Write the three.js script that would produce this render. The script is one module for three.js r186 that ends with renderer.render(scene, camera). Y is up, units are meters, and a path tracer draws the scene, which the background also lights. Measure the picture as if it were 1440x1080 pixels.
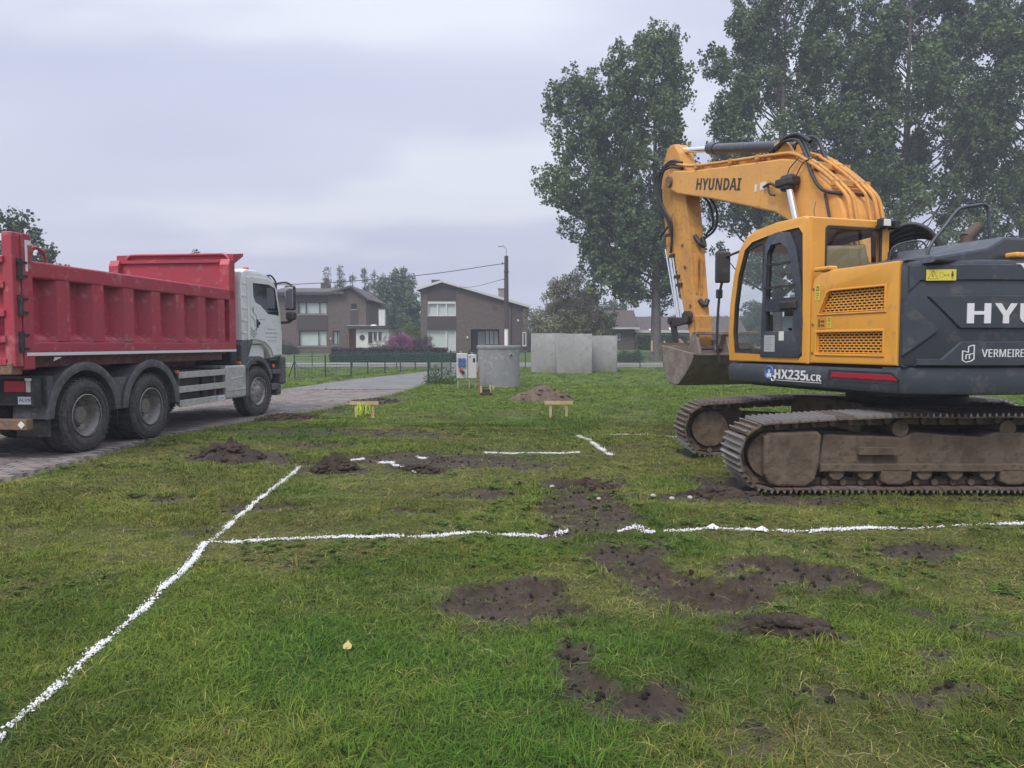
import * as THREE from 'three';
import { mergeGeometries, toCreasedNormals } from 'three/addons/utils/BufferGeometryUtils.js';
import { RoundedBoxGeometry } from 'three/addons/geometries/RoundedBoxGeometry.js';
import { TextGeometry } from 'three/addons/geometries/TextGeometry.js';
import { FontLoader } from 'three/addons/loaders/FontLoader.js';

// ---------------------------------------------------------------- camera, sky, sun, exposure
const scene = new THREE.Scene();
const camera = new THREE.PerspectiveCamera(54.43, 4 / 3, 0.05, 2000);
camera.position.set(0, 1.53, 0);
camera.rotation.set(-Math.atan(57 / 1050), 0, 0);

const renderer = new THREE.WebGLRenderer({ antialias: true });
renderer.toneMapping = THREE.LinearToneMapping;
renderer.toneMappingExposure = 1.6;
renderer.shadowMap.enabled = true;

const sun = new THREE.DirectionalLight(new THREE.Color(1.0, 0.93, 0.82), 1.5);
sun.position.set(-22, 60, 26);
sun.target.position.set(0, 0, -14);
sun.castShadow = true;
sun.shadow.radius = 45;
sun.shadow.mapSize.set(2048, 2048);
Object.assign(sun.shadow.camera, { left: -60, right: 60, top: 60, bottom: -60, near: 1, far: 220 });
scene.add(sun, sun.target);

// ---------------------------------------------------------------- seeded noise
function rng(seed) { let a = seed >>> 0; return () => { a = (a + 0x6D2B79F5) | 0; let t = Math.imul(a ^ (a >>> 15), 1 | a); t = (t + Math.imul(t ^ (t >>> 7), 61 | t)) ^ t; return ((t ^ (t >>> 14)) >>> 0) / 4294967296; }; }
function hash2(ix, iy, s) { let h = Math.imul(ix, 374761393) + Math.imul(iy, 668265263) + Math.imul(s, 1274126177); h = Math.imul(h ^ (h >>> 13), 1274126177); return ((h ^ (h >>> 16)) >>> 0) / 4294967296; }
const fade = (t) => t * t * (3 - 2 * t);
function vn(x, y, s = 0, per = 0) {
  const ix = Math.floor(x), iy = Math.floor(y), fx = fade(x - ix), fy = fade(y - iy);
  const w = per ? (i) => ((i % per) + per) % per : (i) => i;
  const a = hash2(w(ix), w(iy), s), b = hash2(w(ix + 1), w(iy), s), c = hash2(w(ix), w(iy + 1), s), d = hash2(w(ix + 1), w(iy + 1), s);
  return a + (b - a) * fx + (c - a) * fy + (a - b - c + d) * fx * fy;
}
function fbm(x, y, s = 0, oct = 4, per = 0) { let v = 0, a = 0.5, n = 0; for (let i = 0; i < oct; i++) { v += a * vn(x, y, s + i * 17, per); n += a; x *= 2; y *= 2; per *= 2; a *= 0.5; } return v / n; }
const clamp = (x, a = 0, b = 1) => Math.min(b, Math.max(a, x));
const sst = (a, b, x) => fade(clamp((x - a) / (b - a)));
const lerp = (a, b, t) => a + (b - a) * t;
const mix3 = (a, b, t) => [lerp(a[0], b[0], t), lerp(a[1], b[1], t), lerp(a[2], b[2], t)];

// overcast sky: thin layered cloud, a little brighter towards the zenith and where the cloud is thin
{
  const W = 1024, Hh = 512, data = new Float32Array(W * Hh * 4);
  for (let r = 0; r < Hh; r++) {
    const up = ((r + 0.5) / Hh - 0.5) * Math.PI, y = Math.sin(up), cu = Math.cos(up);
    for (let c = 0; c < W; c++) {
      const az = ((c + 0.5) / W - 0.5) * 2 * Math.PI, x = Math.cos(az) * cu, z = Math.sin(az) * cu;
      let col;
      const e = Math.max(y, 0), k = 1 / (e + 0.16);
      const n = fbm(x * k * 1.1 + 3.1, z * k * 2.3 + 7.7, 5, 5), m = fbm(x * k * 0.5 + 11, z * k * 0.9 + 2, 9, 3);
      const thin = sst(0.4, 0.68, n), grey = sst(0.35, 0.7, m);
      col = mix3([0.555, 0.605, 0.77], [0.665, 0.71, 0.86], grey);
      col = mix3(col, [0.86, 0.9, 0.97], thin * 0.62);
      const b = (0.99 + 0.14 * sst(0, 0.45, e) + 1.35 * sst(0.4, 1, e)) / 1.6;
      const warm = mix3([1.03, 0.985, 0.975], [1, 1, 1], sst(0.0, 0.35, e));
      col = [col[0] * b * warm[0], col[1] * b * warm[1], col[2] * b * warm[2]];
      if (y < 0) col = mix3(col, [0.07, 0.08, 0.05], sst(0, -0.06, y));
      data.set([col[0], col[1], col[2], 1], (r * W + c) * 4);
    }
  }
  const t = new THREE.DataTexture(data, W, Hh, THREE.RGBAFormat, THREE.FloatType);
  t.mapping = THREE.EquirectangularReflectionMapping; t.magFilter = t.minFilter = THREE.LinearFilter; t.needsUpdate = true;
  scene.background = t; scene.environment = t;
}

// ---------------------------------------------------------------- materials
const enc = (v) => { v = clamp(v); return Math.round(255 * (v <= 0.0031308 ? 12.92 * v : 1.055 * v ** (1 / 2.4) - 0.055)); };
function colTex(size, metres, f) {
  const d = new Uint8Array(size * size * 4);
  for (let j = 0; j < size; j++) for (let i = 0; i < size; i++) { const c = f(i / size, j / size); d.set([enc(c[0]), enc(c[1]), enc(c[2]), 255], (j * size + i) * 4); }
  const t = new THREE.DataTexture(d, size, size); t.colorSpace = THREE.SRGBColorSpace; t.wrapS = t.wrapT = THREE.RepeatWrapping; t.magFilter = THREE.LinearFilter; t.minFilter = THREE.LinearMipmapLinearFilter; t.generateMipmaps = true;
  t.repeat.set(1 / metres, 1 / metres); t.needsUpdate = true; return t;
}
function valTex(size, metres, f) {
  const d = new Uint8Array(size * size * 4);
  for (let j = 0; j < size; j++) for (let i = 0; i < size; i++) { const v = Math.round(255 * clamp(f(i / size, j / size))); d.set([v, v, v, 255], (j * size + i) * 4); }
  const t = new THREE.DataTexture(d, size, size); t.wrapS = t.wrapT = THREE.RepeatWrapping; t.magFilter = THREE.LinearFilter; t.repeat.set(1 / metres, 1 / metres); t.needsUpdate = true; return t;
}
// two tones blended by layered noise: coarse patches, fine grain, and specks of a third tone (dust, mud, rust)
function worn(a, b, c, o = {}) {
  const { size = 512, metres = 2, seed = 1, speck = 0.15, streak = 1, grain = 0.1 } = o;
  return colTex(size, metres, (u, v) => {
    const n = fbm(u * 5, v * 5 * streak, seed, 5, 5), g = fbm(u * 48, v * 48, seed + 3, 3, 48), s = fbm(u * 16, v * 16, seed + 7, 5, 16);
    let k = mix3(a, b, sst(0.3, 0.7, n));
    k = mix3(k, c, clamp(sst(0.62 - speck, 0.8 - speck, s * 0.75 + g * 0.25)) * 0.7);
    const q = 1 + (g - 0.5) * 2 * grain; return [k[0] * q, k[1] * q, k[2] * q];
  });
}
const grainBump = valTex(256, 0.35, (u, v) => fbm(u * 16, v * 16, 33, 4, 16));
const softBump = valTex(256, 1.1, (u, v) => fbm(u * 9, v * 9, 51, 5, 9));
function std(color, rough = 0.6, metal = 0, o = {}) { const m = new THREE.MeshStandardMaterial({ roughness: rough, metalness: metal, ...o }); m.color.setRGB(...color); return m; }
const W1 = [1, 1, 1];
const M = {
  red: std(W1, 0.42, 0, { map: worn([0.42, 0.039, 0.063], [0.36, 0.045, 0.068], [0.42, 0.17, 0.17], { seed: 3, speck: 0.04, metres: 2.2, grain: 0.06 }) }),
  redDull: std(W1, 0.6, 0, { map: worn([0.22, 0.04, 0.05], [0.18, 0.06, 0.06], [0.2, 0.13, 0.11], { seed: 8, speck: 0.16, metres: 1.4 }) }),
  white: std(W1, 0.28, 0, { map: worn([0.74, 0.74, 0.73], [0.68, 0.68, 0.67], [0.55, 0.53, 0.5], { seed: 5, speck: 0.0, metres: 2, grain: 0.02 }) }),
  plastic: std(W1, 0.65, 0, { map: worn([0.07, 0.073, 0.08], [0.1, 0.1, 0.105], [0.15, 0.14, 0.13], { seed: 11, speck: 0.1, metres: 1 }) }),
  black: std(W1, 0.6, 0, { map: worn([0.022, 0.022, 0.025], [0.035, 0.034, 0.034], [0.07, 0.062, 0.055], { seed: 12, speck: 0.1, metres: 1 }) }),
  rubber: std(W1, 0.85, 0, { map: worn([0.035, 0.034, 0.034], [0.06, 0.056, 0.052], [0.1, 0.09, 0.08], { seed: 13, speck: 0.12, metres: 0.8 }), bumpMap: grainBump, bumpScale: 0.002 }),
  hose: std([0.025, 0.025, 0.027], 0.5),
  rim: std(W1, 0.5, 0.25, { map: worn([0.34, 0.33, 0.32], [0.26, 0.25, 0.24], [0.2, 0.16, 0.13], { seed: 15, speck: 0.2, metres: 0.5 }) }),
  hub: std(W1, 0.75, 0, { map: worn([0.13, 0.125, 0.12], [0.18, 0.165, 0.15], [0.22, 0.19, 0.16], { seed: 16, speck: 0.2, metres: 0.4 }) }),
  alu: std(W1, 0.45, 0.35, { map: worn([0.55, 0.54, 0.52], [0.48, 0.47, 0.45], [0.36, 0.33, 0.3], { seed: 17, speck: 0.1, metres: 0.9 }) }),
  chrome: std([0.8, 0.8, 0.82], 0.12, 1),
  strip: std([0.72, 0.72, 0.72], 0.5),
  yellow: std(W1, 0.4, 0, { map: worn([0.76, 0.36, 0.05], [0.71, 0.33, 0.05], [0.5, 0.27, 0.1], { seed: 21, speck: 0.0, metres: 2, grain: 0.04 }) }),
  yellowWorn: std(W1, 0.52, 0, { map: worn([0.74, 0.37, 0.08], [0.68, 0.345, 0.095], [0.48, 0.24, 0.085], { seed: 22, speck: 0.0, metres: 1.3, grain: 0.08 }) }),
  yellowMuddy: std(W1, 0.7, 0, { map: worn([0.66, 0.32, 0.065], [0.53, 0.26, 0.07], [0.3, 0.16, 0.07], { seed: 23, speck: 0.06, metres: 0.9, streak: 0.5, grain: 0.12 }) }),
  slate: std(W1, 0.4, 0, { map: worn([0.04, 0.048, 0.062], [0.046, 0.053, 0.066], [0.09, 0.09, 0.092], { seed: 25, speck: 0.05, metres: 1.8, grain: 0.05 }) }),
  mud: std(W1, 0.92, 0, { map: worn([0.105, 0.075, 0.052], [0.135, 0.101, 0.072], [0.066, 0.046, 0.033], { seed: 27, speck: 0.12, metres: 0.9, grain: 0.15 }), bumpMap: softBump, bumpScale: 0.02 }),
  shoe: std(W1, 0.6, 0.25, { map: worn([0.15, 0.125, 0.11], [0.22, 0.19, 0.175], [0.13, 0.095, 0.07], { seed: 28, speck: 0.2, metres: 0.5, grain: 0.15 }) }),
  grouser: std([0.3, 0.28, 0.265], 0.45, 0.6),
  bucket: std(W1, 0.62, 0.2, { map: worn([0.2, 0.165, 0.14], [0.27, 0.235, 0.215], [0.2, 0.11, 0.06], { seed: 29, speck: 0.1, metres: 0.9, grain: 0.1 }) }),
  rust: std(W1, 0.85, 0, { map: worn([0.21, 0.12, 0.07], [0.14, 0.1, 0.08], [0.28, 0.15, 0.08], { seed: 30, speck: 0.15, metres: 0.5 }) }),
  darkglass: std([0.02, 0.025, 0.03], 0.06),
  redLens: std([0.42, 0.02, 0.03], 0.25), orangeLens: std([0.75, 0.16, 0.03], 0.25), clearLens: std([0.75, 0.74, 0.68], 0.15),
  redRefl: std([0.4, 0.015, 0.03], 0.3), seat: std([0.03, 0.03, 0.032], 0.8), interior: std([0.06, 0.06, 0.065], 0.8), curtain: std([0.3, 0.24, 0.13], 0.85),
  letterWhite: std([0.72, 0.72, 0.74], 0.5), letterDark: std([0.035, 0.03, 0.028], 0.5),
  concrete: std(W1, 0.9, 0, { map: worn([0.29, 0.288, 0.282], [0.345, 0.342, 0.335], [0.23, 0.228, 0.224], { seed: 40, speck: 0.08, metres: 2.6, streak: 0.4, grain: 0.08 }), bumpMap: grainBump, bumpScale: 0.004 }),
  concreteDark: std(W1, 0.9, 0, { map: worn([0.24, 0.245, 0.25], [0.3, 0.3, 0.305], [0.36, 0.36, 0.355], { seed: 41, speck: 0.06, metres: 2.1, streak: 0.4, grain: 0.08 }), bumpMap: grainBump, bumpScale: 0.004 }),
  asphalt: std(W1, 0.9, 0, { map: worn([0.145, 0.14, 0.138], [0.175, 0.168, 0.164], [0.12, 0.112, 0.106], { seed: 43, speck: 0.1, metres: 4, grain: 0.15 }) }),
  sand: std(W1, 0.95, 0, { map: worn([0.09, 0.07, 0.06], [0.12, 0.1, 0.085], [0.06, 0.07, 0.035], { seed: 45, speck: 0.12, metres: 2 }) }),
  soil: std(W1, 0.95, 0, { map: worn([0.03, 0.0205, 0.0135], [0.048, 0.033, 0.022], [0.021, 0.0145, 0.01], { seed: 47, speck: 0.12, metres: 0.8, grain: 0.25 }), bumpMap: softBump, bumpScale: 0.03 }),
  soilPale: std(W1, 0.95, 0, { map: worn([0.105, 0.071, 0.05], [0.14, 0.098, 0.072], [0.062, 0.042, 0.03], { seed: 48, speck: 0.14, metres: 1.6, grain: 0.2 }), bumpMap: softBump, bumpScale: 0.04 }),
  brick: std(W1, 0.9, 0, { map: null }), brickDark: std(W1, 0.9, 0, { map: null }),
  panelBrown: std([0.06, 0.047, 0.044], 0.7), roofDark: std(W1, 0.85, 0, { map: worn([0.075, 0.068, 0.068], [0.1, 0.088, 0.085], [0.06, 0.055, 0.05], { seed: 52, metres: 3 }) }),
  roofTile: std(W1, 0.85, 0, { map: worn([0.07, 0.055, 0.05], [0.09, 0.07, 0.062], [0.055, 0.047, 0.042], { seed: 53, metres: 2, grain: 0.2 }) }),
  fascia: std([0.6, 0.6, 0.61], 0.6), whiteWall: std(W1, 0.85, 0, { map: worn([0.7, 0.7, 0.69], [0.63, 0.63, 0.62], [0.5, 0.5, 0.47], { seed: 54, speck: 0, metres: 3, grain: 0.03 }) }),
  frameWhite: std([0.76, 0.76, 0.75], 0.5), frameDark: std([0.05, 0.045, 0.043], 0.5), netCurtain: std([0.72, 0.72, 0.72], 0.9),
  wood: std(W1, 0.8, 0, { map: worn([0.56, 0.42, 0.24], [0.48, 0.35, 0.19], [0.34, 0.24, 0.13], { seed: 56, speck: 0.06, metres: 0.6, streak: 0.2 }) }),
  woodBrown: std([0.22, 0.12, 0.065], 0.85), twine: std([0.6, 0.72, 0.06], 0.6), greenPost: std([0.02, 0.055, 0.04], 0.5), greenWire: std([0.03, 0.09, 0.065], 0.5),
  poleWood: std(W1, 0.9, 0, { map: worn([0.05, 0.045, 0.042], [0.075, 0.066, 0.06], [0.04, 0.034, 0.03], { seed: 58, metres: 1.2, streak: 0.2 }) }),
  galv: std([0.45, 0.45, 0.46], 0.5, 0.4), bluePlug: std([0.05, 0.12, 0.38], 0.4), redPlug: std([0.4, 0.06, 0.05], 0.4), boxGrey: std([0.5, 0.5, 0.49], 0.55),
  bark: std(W1, 0.95, 0, { map: worn([0.13, 0.115, 0.1], [0.17, 0.155, 0.135], [0.075, 0.068, 0.06], { seed: 60, metres: 1.5, streak: 0.3, grain: 0.25, speck: 0.2 }), bumpMap: softBump, bumpScale: 0.04 }),
  barkDark: std([0.07, 0.06, 0.052], 0.95), chalk: std([0.68, 0.68, 0.675], 0.95), stone: std([0.4, 0.36, 0.31], 0.9), leafYellow: std([0.44, 0.37, 0.12], 0.7),
};
{ // far brickwork: courses and bricks only a pixel or two across at the distance of the houses, so colour alone
  const bt = (a, b, mort, seed) => colTex(512, 2.4, (u, v) => {
    const row = Math.floor(v * 36), fv = v * 36 - row, cu = u * 11 + (row % 2) * 0.5, ci = Math.floor(cu) % 11, fu = cu - Math.floor(cu);
    const t = hash2(ci, row, seed); let c = mix3(a, b, t); if (fv < 0.16 || fu < 0.05) c = mix3(c, mort, 0.55);
    const g = 0.9 + 0.2 * fbm(u * 60, v * 60, seed + 2, 2, 60); return [c[0] * g, c[1] * g, c[2] * g];
  });
  M.brick.map = bt([0.095, 0.072, 0.062], [0.145, 0.112, 0.097], [0.18, 0.165, 0.155], 71); M.brickDark.map = bt([0.07, 0.056, 0.051], [0.105, 0.084, 0.076], [0.13, 0.12, 0.112], 72);
}
const glassPane = new THREE.MeshPhysicalMaterial({ color: 0xffffff, roughness: 0.03, transmission: 1, thickness: 0, ior: 1.45 }); glassPane.color.setRGB(0.94, 0.97, 0.96);
const houseGlass = std([0.09, 0.1, 0.115], 0.08);

// ---------------------------------------------------------------- helpers
const used = {};
const numbered = (n) => { used[n] = (used[n] ?? -1) + 1; return used[n] ? n + '_' + String(used[n]).padStart(3, '0') : n; };
function plain(g) { // position + normal only, no index, so that any two can be merged
  let h = g.index ? g.toNonIndexed() : g.clone(); if (!h.attributes.normal) h.computeVertexNormals();
  const o = new THREE.BufferGeometry(); o.setAttribute('position', h.attributes.position); o.setAttribute('normal', h.attributes.normal); return o;
}
function boxUV(g) { // uv in metres on the plane each face points at
  const p = g.attributes.position, n = p.count, uv = new Float32Array(n * 2), a = new THREE.Vector3(), b = new THREE.Vector3(), c = new THREE.Vector3();
  for (let i = 0; i < n; i += 3) {
    a.fromBufferAttribute(p, i); b.fromBufferAttribute(p, i + 1).sub(a); c.fromBufferAttribute(p, i + 2).sub(a); b.cross(c);
    const ax = Math.abs(b.x), ay = Math.abs(b.y), az = Math.abs(b.z);
    for (let k = 0; k < 3; k++) { const x = p.getX(i + k), y = p.getY(i + k), z = p.getZ(i + k); const q = ax >= ay && ax >= az ? [z, y] : ay >= az ? [x, z] : [x, y]; uv[(i + k) * 2] = q[0] + 0.37; uv[(i + k) * 2 + 1] = q[1]; }
  }
  g.setAttribute('uv', new THREE.BufferAttribute(uv, 2)); return g;
}
function geo(list) { const l = (Array.isArray(list) ? list : [list]).map(plain); return boxUV(l.length > 1 ? mergeGeometries(l) : l[0]); }
function shade(o) { o.castShadow = o.receiveShadow = true; return o; }
function obj(name, list, mat, parent) { const m = shade(new THREE.Mesh(geo(list), mat)); m.name = parent === scene || !parent ? numbered(name) : name; (parent ?? scene).add(m); return m; }
function thing(name, label, category, pos = [0, 0, 0], turn = 0, group) { const g = new THREE.Group(); g.name = numbered(name); g.position.set(...pos); g.rotation.y = turn; tag(g, label, category, group); scene.add(g); return g; }
function tag(o, label, category, group, kind) { o.userData.label = label; o.userData.category = category; if (group) o.userData.group = group; if (kind) o.userData.kind = kind; return o; }
function struct(name, list, mat) { const m = obj(name, list, mat, scene); m.userData.kind = 'structure'; return m; }
function dup(o, pos, turn, label, group) { const c = o.clone(); c.userData = { ...o.userData }; c.name = numbered(o.name.replace(/_\d{3}$/, '')); c.position.set(...pos); c.rotation.y = turn; if (label) c.userData.label = label; if (group) c.userData.group = group; scene.add(c); return c; }
const mv = (g, x, y, z, rx = 0, ry = 0, rz = 0) => { if (rx || ry || rz) g.applyMatrix4(new THREE.Matrix4().makeRotationFromEuler(new THREE.Euler(rx, ry, rz))); return g.translate(x, y, z); };
const B = (x0, x1, y0, y1, z0, z1) => new THREE.BoxGeometry(Math.abs(x1 - x0), Math.abs(y1 - y0), Math.abs(z1 - z0)).translate((x0 + x1) / 2, (y0 + y1) / 2, (z0 + z1) / 2);
const R = (x0, x1, y0, y1, z0, z1, r = 0.02) => new RoundedBoxGeometry(Math.abs(x1 - x0), Math.abs(y1 - y0), Math.abs(z1 - z0), 2, r).translate((x0 + x1) / 2, (y0 + y1) / 2, (z0 + z1) / 2);
const V = (x, y, z) => new THREE.Vector3(x, y, z);
function rod(a, b, r0, r1 = r0, seg = 10) { // tapered round bar between two points
  const A = V(...a), D = V(...b).sub(A), g = new THREE.CylinderGeometry(r1, r0, D.length(), seg); g.translate(0, D.length() / 2, 0);
  g.applyQuaternion(new THREE.Quaternion().setFromUnitVectors(V(0, 1, 0), D.clone().normalize())); return g.translate(...a);
}
function bar(a, b, w, h) { // square bar
  const A = V(...a), D = V(...b).sub(A), g = new THREE.BoxGeometry(w, D.length(), h); g.translate(0, D.length() / 2, 0);
  g.applyQuaternion(new THREE.Quaternion().setFromUnitVectors(V(0, 1, 0), D.clone().normalize())); return g.translate(...a);
}
const paneZY = (pts, x) => { const g = new THREE.ShapeGeometry(shapeOf(pts)); g.applyMatrix4(new THREE.Matrix4().set(0, 0, -1, x, 0, 1, 0, 0, 1, 0, 0, 0, 0, 0, 0, 1)); return g; };
const tube = (pts, r, seg = 24, rs = 7) => new THREE.TubeGeometry(new THREE.CatmullRomCurve3(pts.map((p) => V(...p)), false, 'centripetal'), seg, r, rs, false);
function shapeOf(pts, holes = []) { const s = new THREE.Shape(pts.map((p) => new THREE.Vector2(...p))); for (const h of holes) s.holes.push(new THREE.Path(h.map((p) => new THREE.Vector2(...p)))); return s; }
// outline in (z, y) drawn out along x from x0 to x1
function prof(pts, x0, x1, bevel = 0, holes = [], crease = 0) {
  const s = pts.isShape ? pts : shapeOf(pts, holes), d = Math.abs(x1 - x0), xm = Math.max(x0, x1);
  let g = new THREE.ExtrudeGeometry(s, { depth: d - 2 * bevel, bevelEnabled: bevel > 0, bevelSize: bevel, bevelThickness: bevel, bevelOffset: -bevel, bevelSegments: 2, curveSegments: 10 });
  g.applyMatrix4(new THREE.Matrix4().set(0, 0, -1, xm - bevel, 0, 1, 0, 0, 1, 0, 0, 0, 0, 0, 0, 1));
  return crease ? toCreasedNormals(g, crease) : g;
}
// outline in (x, z) drawn upwards from y0 to y1
function plan(pts, y0, y1, bevel = 0, crease = 0) {
  const s = shapeOf(pts.map(([x, z]) => [x, -z])), d = y1 - y0;
  let g = new THREE.ExtrudeGeometry(s, { depth: d - 2 * bevel, bevelEnabled: bevel > 0, bevelSize: bevel, bevelThickness: bevel, bevelOffset: -bevel, bevelSegments: 2 });
  g.rotateX(-Math.PI / 2); g.translate(0, y0 + bevel, 0); return crease ? toCreasedNormals(g, crease) : g;
}
// outline in (x, y) drawn along z from z0 to z1
function face(pts, z0, z1, bevel = 0, holes = []) {
  const d = Math.abs(z1 - z0), g = new THREE.ExtrudeGeometry(shapeOf(pts, holes), { depth: d - 2 * bevel, bevelEnabled: bevel > 0, bevelSize: bevel, bevelThickness: bevel, bevelOffset: -bevel, bevelSegments: 2 });
  return g.translate(0, 0, Math.min(z0, z1) + bevel);
}
const rect = (a0, a1, b0, b1) => [[a0, b0], [a1, b0], [a1, b1], [a0, b1]];
function rrect(a0, a1, b0, b1, r, n = 4) { const o = []; for (const [cx, cy, s] of [[a1 - r, b0 + r, -1], [a1 - r, b1 - r, 0], [a0 + r, b1 - r, 1], [a0 + r, b0 + r, 2]]) for (let i = 0; i <= n; i++) { const t = (s + i / n) * Math.PI / 2; o.push([cx + r * Math.cos(t), cy + r * Math.sin(t)]); } return o; }
function smoothLoop(pts, n = 5) { const c = new THREE.CatmullRomCurve3(pts.map((p) => V(p[0], p[1], 0)), true, 'centripetal'); return c.getPoints(pts.length * n).slice(0, -1).map((p) => [p.x, p.y]); }
function wheelLathe(prof2, seg = 40) { return new THREE.LatheGeometry(prof2.map((p) => new THREE.Vector2(...p)), seg).rotateZ(-Math.PI / 2); } // [radius, x]
const bold = await new FontLoader().loadAsync('fonts/droid/droid_sans_bold.typeface.json');
const regular = await new FontLoader().loadAsync('fonts/droid/droid_sans_regular.typeface.json');
// raised letters in the xy plane, from x = 0, scaled to the width and height given
function letters(text, w, h, depth = 0.006, font = bold) { const g = new TextGeometry(text, { font, size: 1, depth: 1, curveSegments: 4 }); g.computeBoundingBox(); const b = g.boundingBox; g.translate(-b.min.x, -b.min.y, 0); g.scale(w / (b.max.x - b.min.x), h / (b.max.y - b.min.y), depth); return g; }
// ---------------------------------------------------------------- ground
const interp = (tab, z) => { for (let i = 1; i < tab.length; i++) if (z >= tab[i][0]) { const [z0, a] = tab[i - 1], [z1, b] = tab[i]; return lerp(a, b, clamp((z - z0) / (z1 - z0))); } return tab[tab.length - 1][1]; };
const roadRight = (z) => interp([[4, -5.4], [-8, -5.6], [-12.4, -5.72], [-14, -5.15], [-16, -4.5], [-19.4, -3.85], [-22.7, -3.45], [-27.5, -3.2], [-34, -2.6], [-42, -1.6], [-49, -0.4]], z);
const roadLeft = (z) => interp([[4, -12.5], [-5, -12], [-10, -11], [-15, -9.6], [-20, -8.5], [-25, -7.65], [-32, -6.75], [-38, -5.2], [-42.6, -4.3], [-49, -3.9]], z);
const FAR0 = -48.6, FAR1 = -54;
// bare or churned soil: x, z, half widths, strength, change of level
const patches = [
  [-3.67, -9.9, 0.75, 0.6, 1, 0.02], [-2.14, -8.95, 0.5, 0.35, 1, 0], [-1.13, -8.9, 0.42, 0.25, 0.95, 0], [-0.96, -9.7, 1.15, 0.6, 0.95, -0.01], [0.68, -6.72, 0.46, 0.76, 1.15, -0.045], [0.79, -7.9, 0.5, 0.35, 0.9, 0.01],
  [0.0, -4.28, 0.36, 0.4, 1.25, -0.06], [1.2, -4.42, 0.4, 0.34, 1.4, -0.12], [0.98, -4.75, 0.26, 0.3, 1.1, -0.05], [1.43, -3.86, 0.32, 0.16, 1.1, 0.02], [1.9, -4.77, 0.46, 0.38, 1.25, -0.05], [1.62, -4.98, 0.3, 0.16, 0.9, -0.02],
  [0.37, -3.42, 0.18, 0.28, 1.2, -0.035], [0.6, -3.12, 0.24, 0.14, 0.85, -0.02], [0.85, -2.9, 0.35, 0.14, 0.45, -0.01], [3.05, -5.46, 0.5, 0.2, 1.05, -0.03], [0.81, -5.1, 0.26, 0.36, 1.1, -0.04], [0.42, -5.95, 0.25, 0.14, 0.75, 0],
  [-3.31, -12.8, 2.0, 0.6, 0.72, 0], [-0.29, -7.6, 0.34, 0.28, 0.8, 0], [-0.8, -6.72, 0.4, 0.12, 0.75, -0.01], [-4.46, -14.7, 0.62, 0.42, 1.1, 0.03], [-4.0, -16.6, 0.4, 0.6, 0.9, 0.02], [2.54, -4.1, 0.35, 0.24, 0.55, 0], [2.2, -3.5, 0.5, 0.18, 0.45, 0], [1.7, -3.15, 0.5, 0.14, 0.5, 0],
  [-3.4, -7.2, 0.38, 0.16, 0.78, -0.01], [-2.3, -6.8, 0.26, 0.2, 0.8, 0], [-4.0, -6.0, 0.3, 0.12, 0.5, 0], [2.35, -8.0, 0.5, 0.4, 0.8, 0], [1.62, -7.3, 0.5, 0.2, 0.85, 0.02], [2.5, -7.2, 0.7, 0.16, 0.95, 0.03], [3.9, -7.15, 1.1, 0.1, 0.7, 0.02],
  [-3.3, -20.5, 0.5, 2.4, 0.9, 0.02], [-1.93, -12.5, 1.0, 0.4, 0.65, 0], [2.9, -10.4, 0.6, 0.25, 0.8, 0], [1.9, -11.0, 0.5, 0.14, 0.7, 0], [0.4, -9.3, 0.5, 0.35, 0.7, 0], [-2.7, -9.5, 0.5, 0.3, 0.8, 0], [-1.7, -5.1, 0.3, 0.1, 0.5, 0], [-2.7, -5.95, 0.22, 0.12, 0.6, 0],
  [-2.9, -11.2, 0.8, 0.3, 0.7, 0], [3.4, -12.8, 1.2, 0.25, 0.6, 0], [-0.2, -13.6, 1.3, 0.25, 0.55, 0], [-4.6, -10.6, 0.5, 0.6, 0.55, 0], [0.95, -5.5, 0.35, 0.25, 0.7, 0.02], [4.4, -4.9, 0.6, 0.25, 0.5, 0], [3.2, -3.2, 0.5, 0.3, 0.45, 0],
];
const wob = (x, z) => [x + (fbm(x * 2.3, z * 2.3, 61, 4) - 0.5) * 0.62, z + (fbm(x * 2.3 + 40, z * 2.3, 62, 4) - 0.5) * 0.5];
function soilAt(x, z) {
  if (z < -26 || z > 0 || Math.abs(x) > 8) return 0;
  const [wx, wz] = wob(x, z), br = fbm(x * 9, z * 9, 66, 3) - 0.5; let s = 0;
  for (const [cx, cz, rx, rz, st] of patches) { const dx = (wx - cx) / rx, dz = (wz - cz) / rz, d = dx * dx + dz * dz; if (d < 2.6) s = Math.max(s, st * (1 - sst(0.45, 1.7, d)) ); }
  return clamp(sst(0.24, 0.78, s + br * 0.95));
}
function dryAt(x, z) { // trampled, straw-strewn turf of the work area
  const zone = sst(-15, -10.5, z) * (1 - sst(-5.6, -3.6, z)) * 0.34 + sst(-4.2, -3, z) * sst(0.2, 1.6, x) * 0.42;
  return clamp(sst(0.42, 0.8, fbm(x * 0.9 + 5, z * 0.9, 81, 4) + zone * 0.8) * 0.9);
}
const rise = (x, z) => 0.85 * sst(-54, -78, z) + 0.35 * sst(-90, -200, z);
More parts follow.
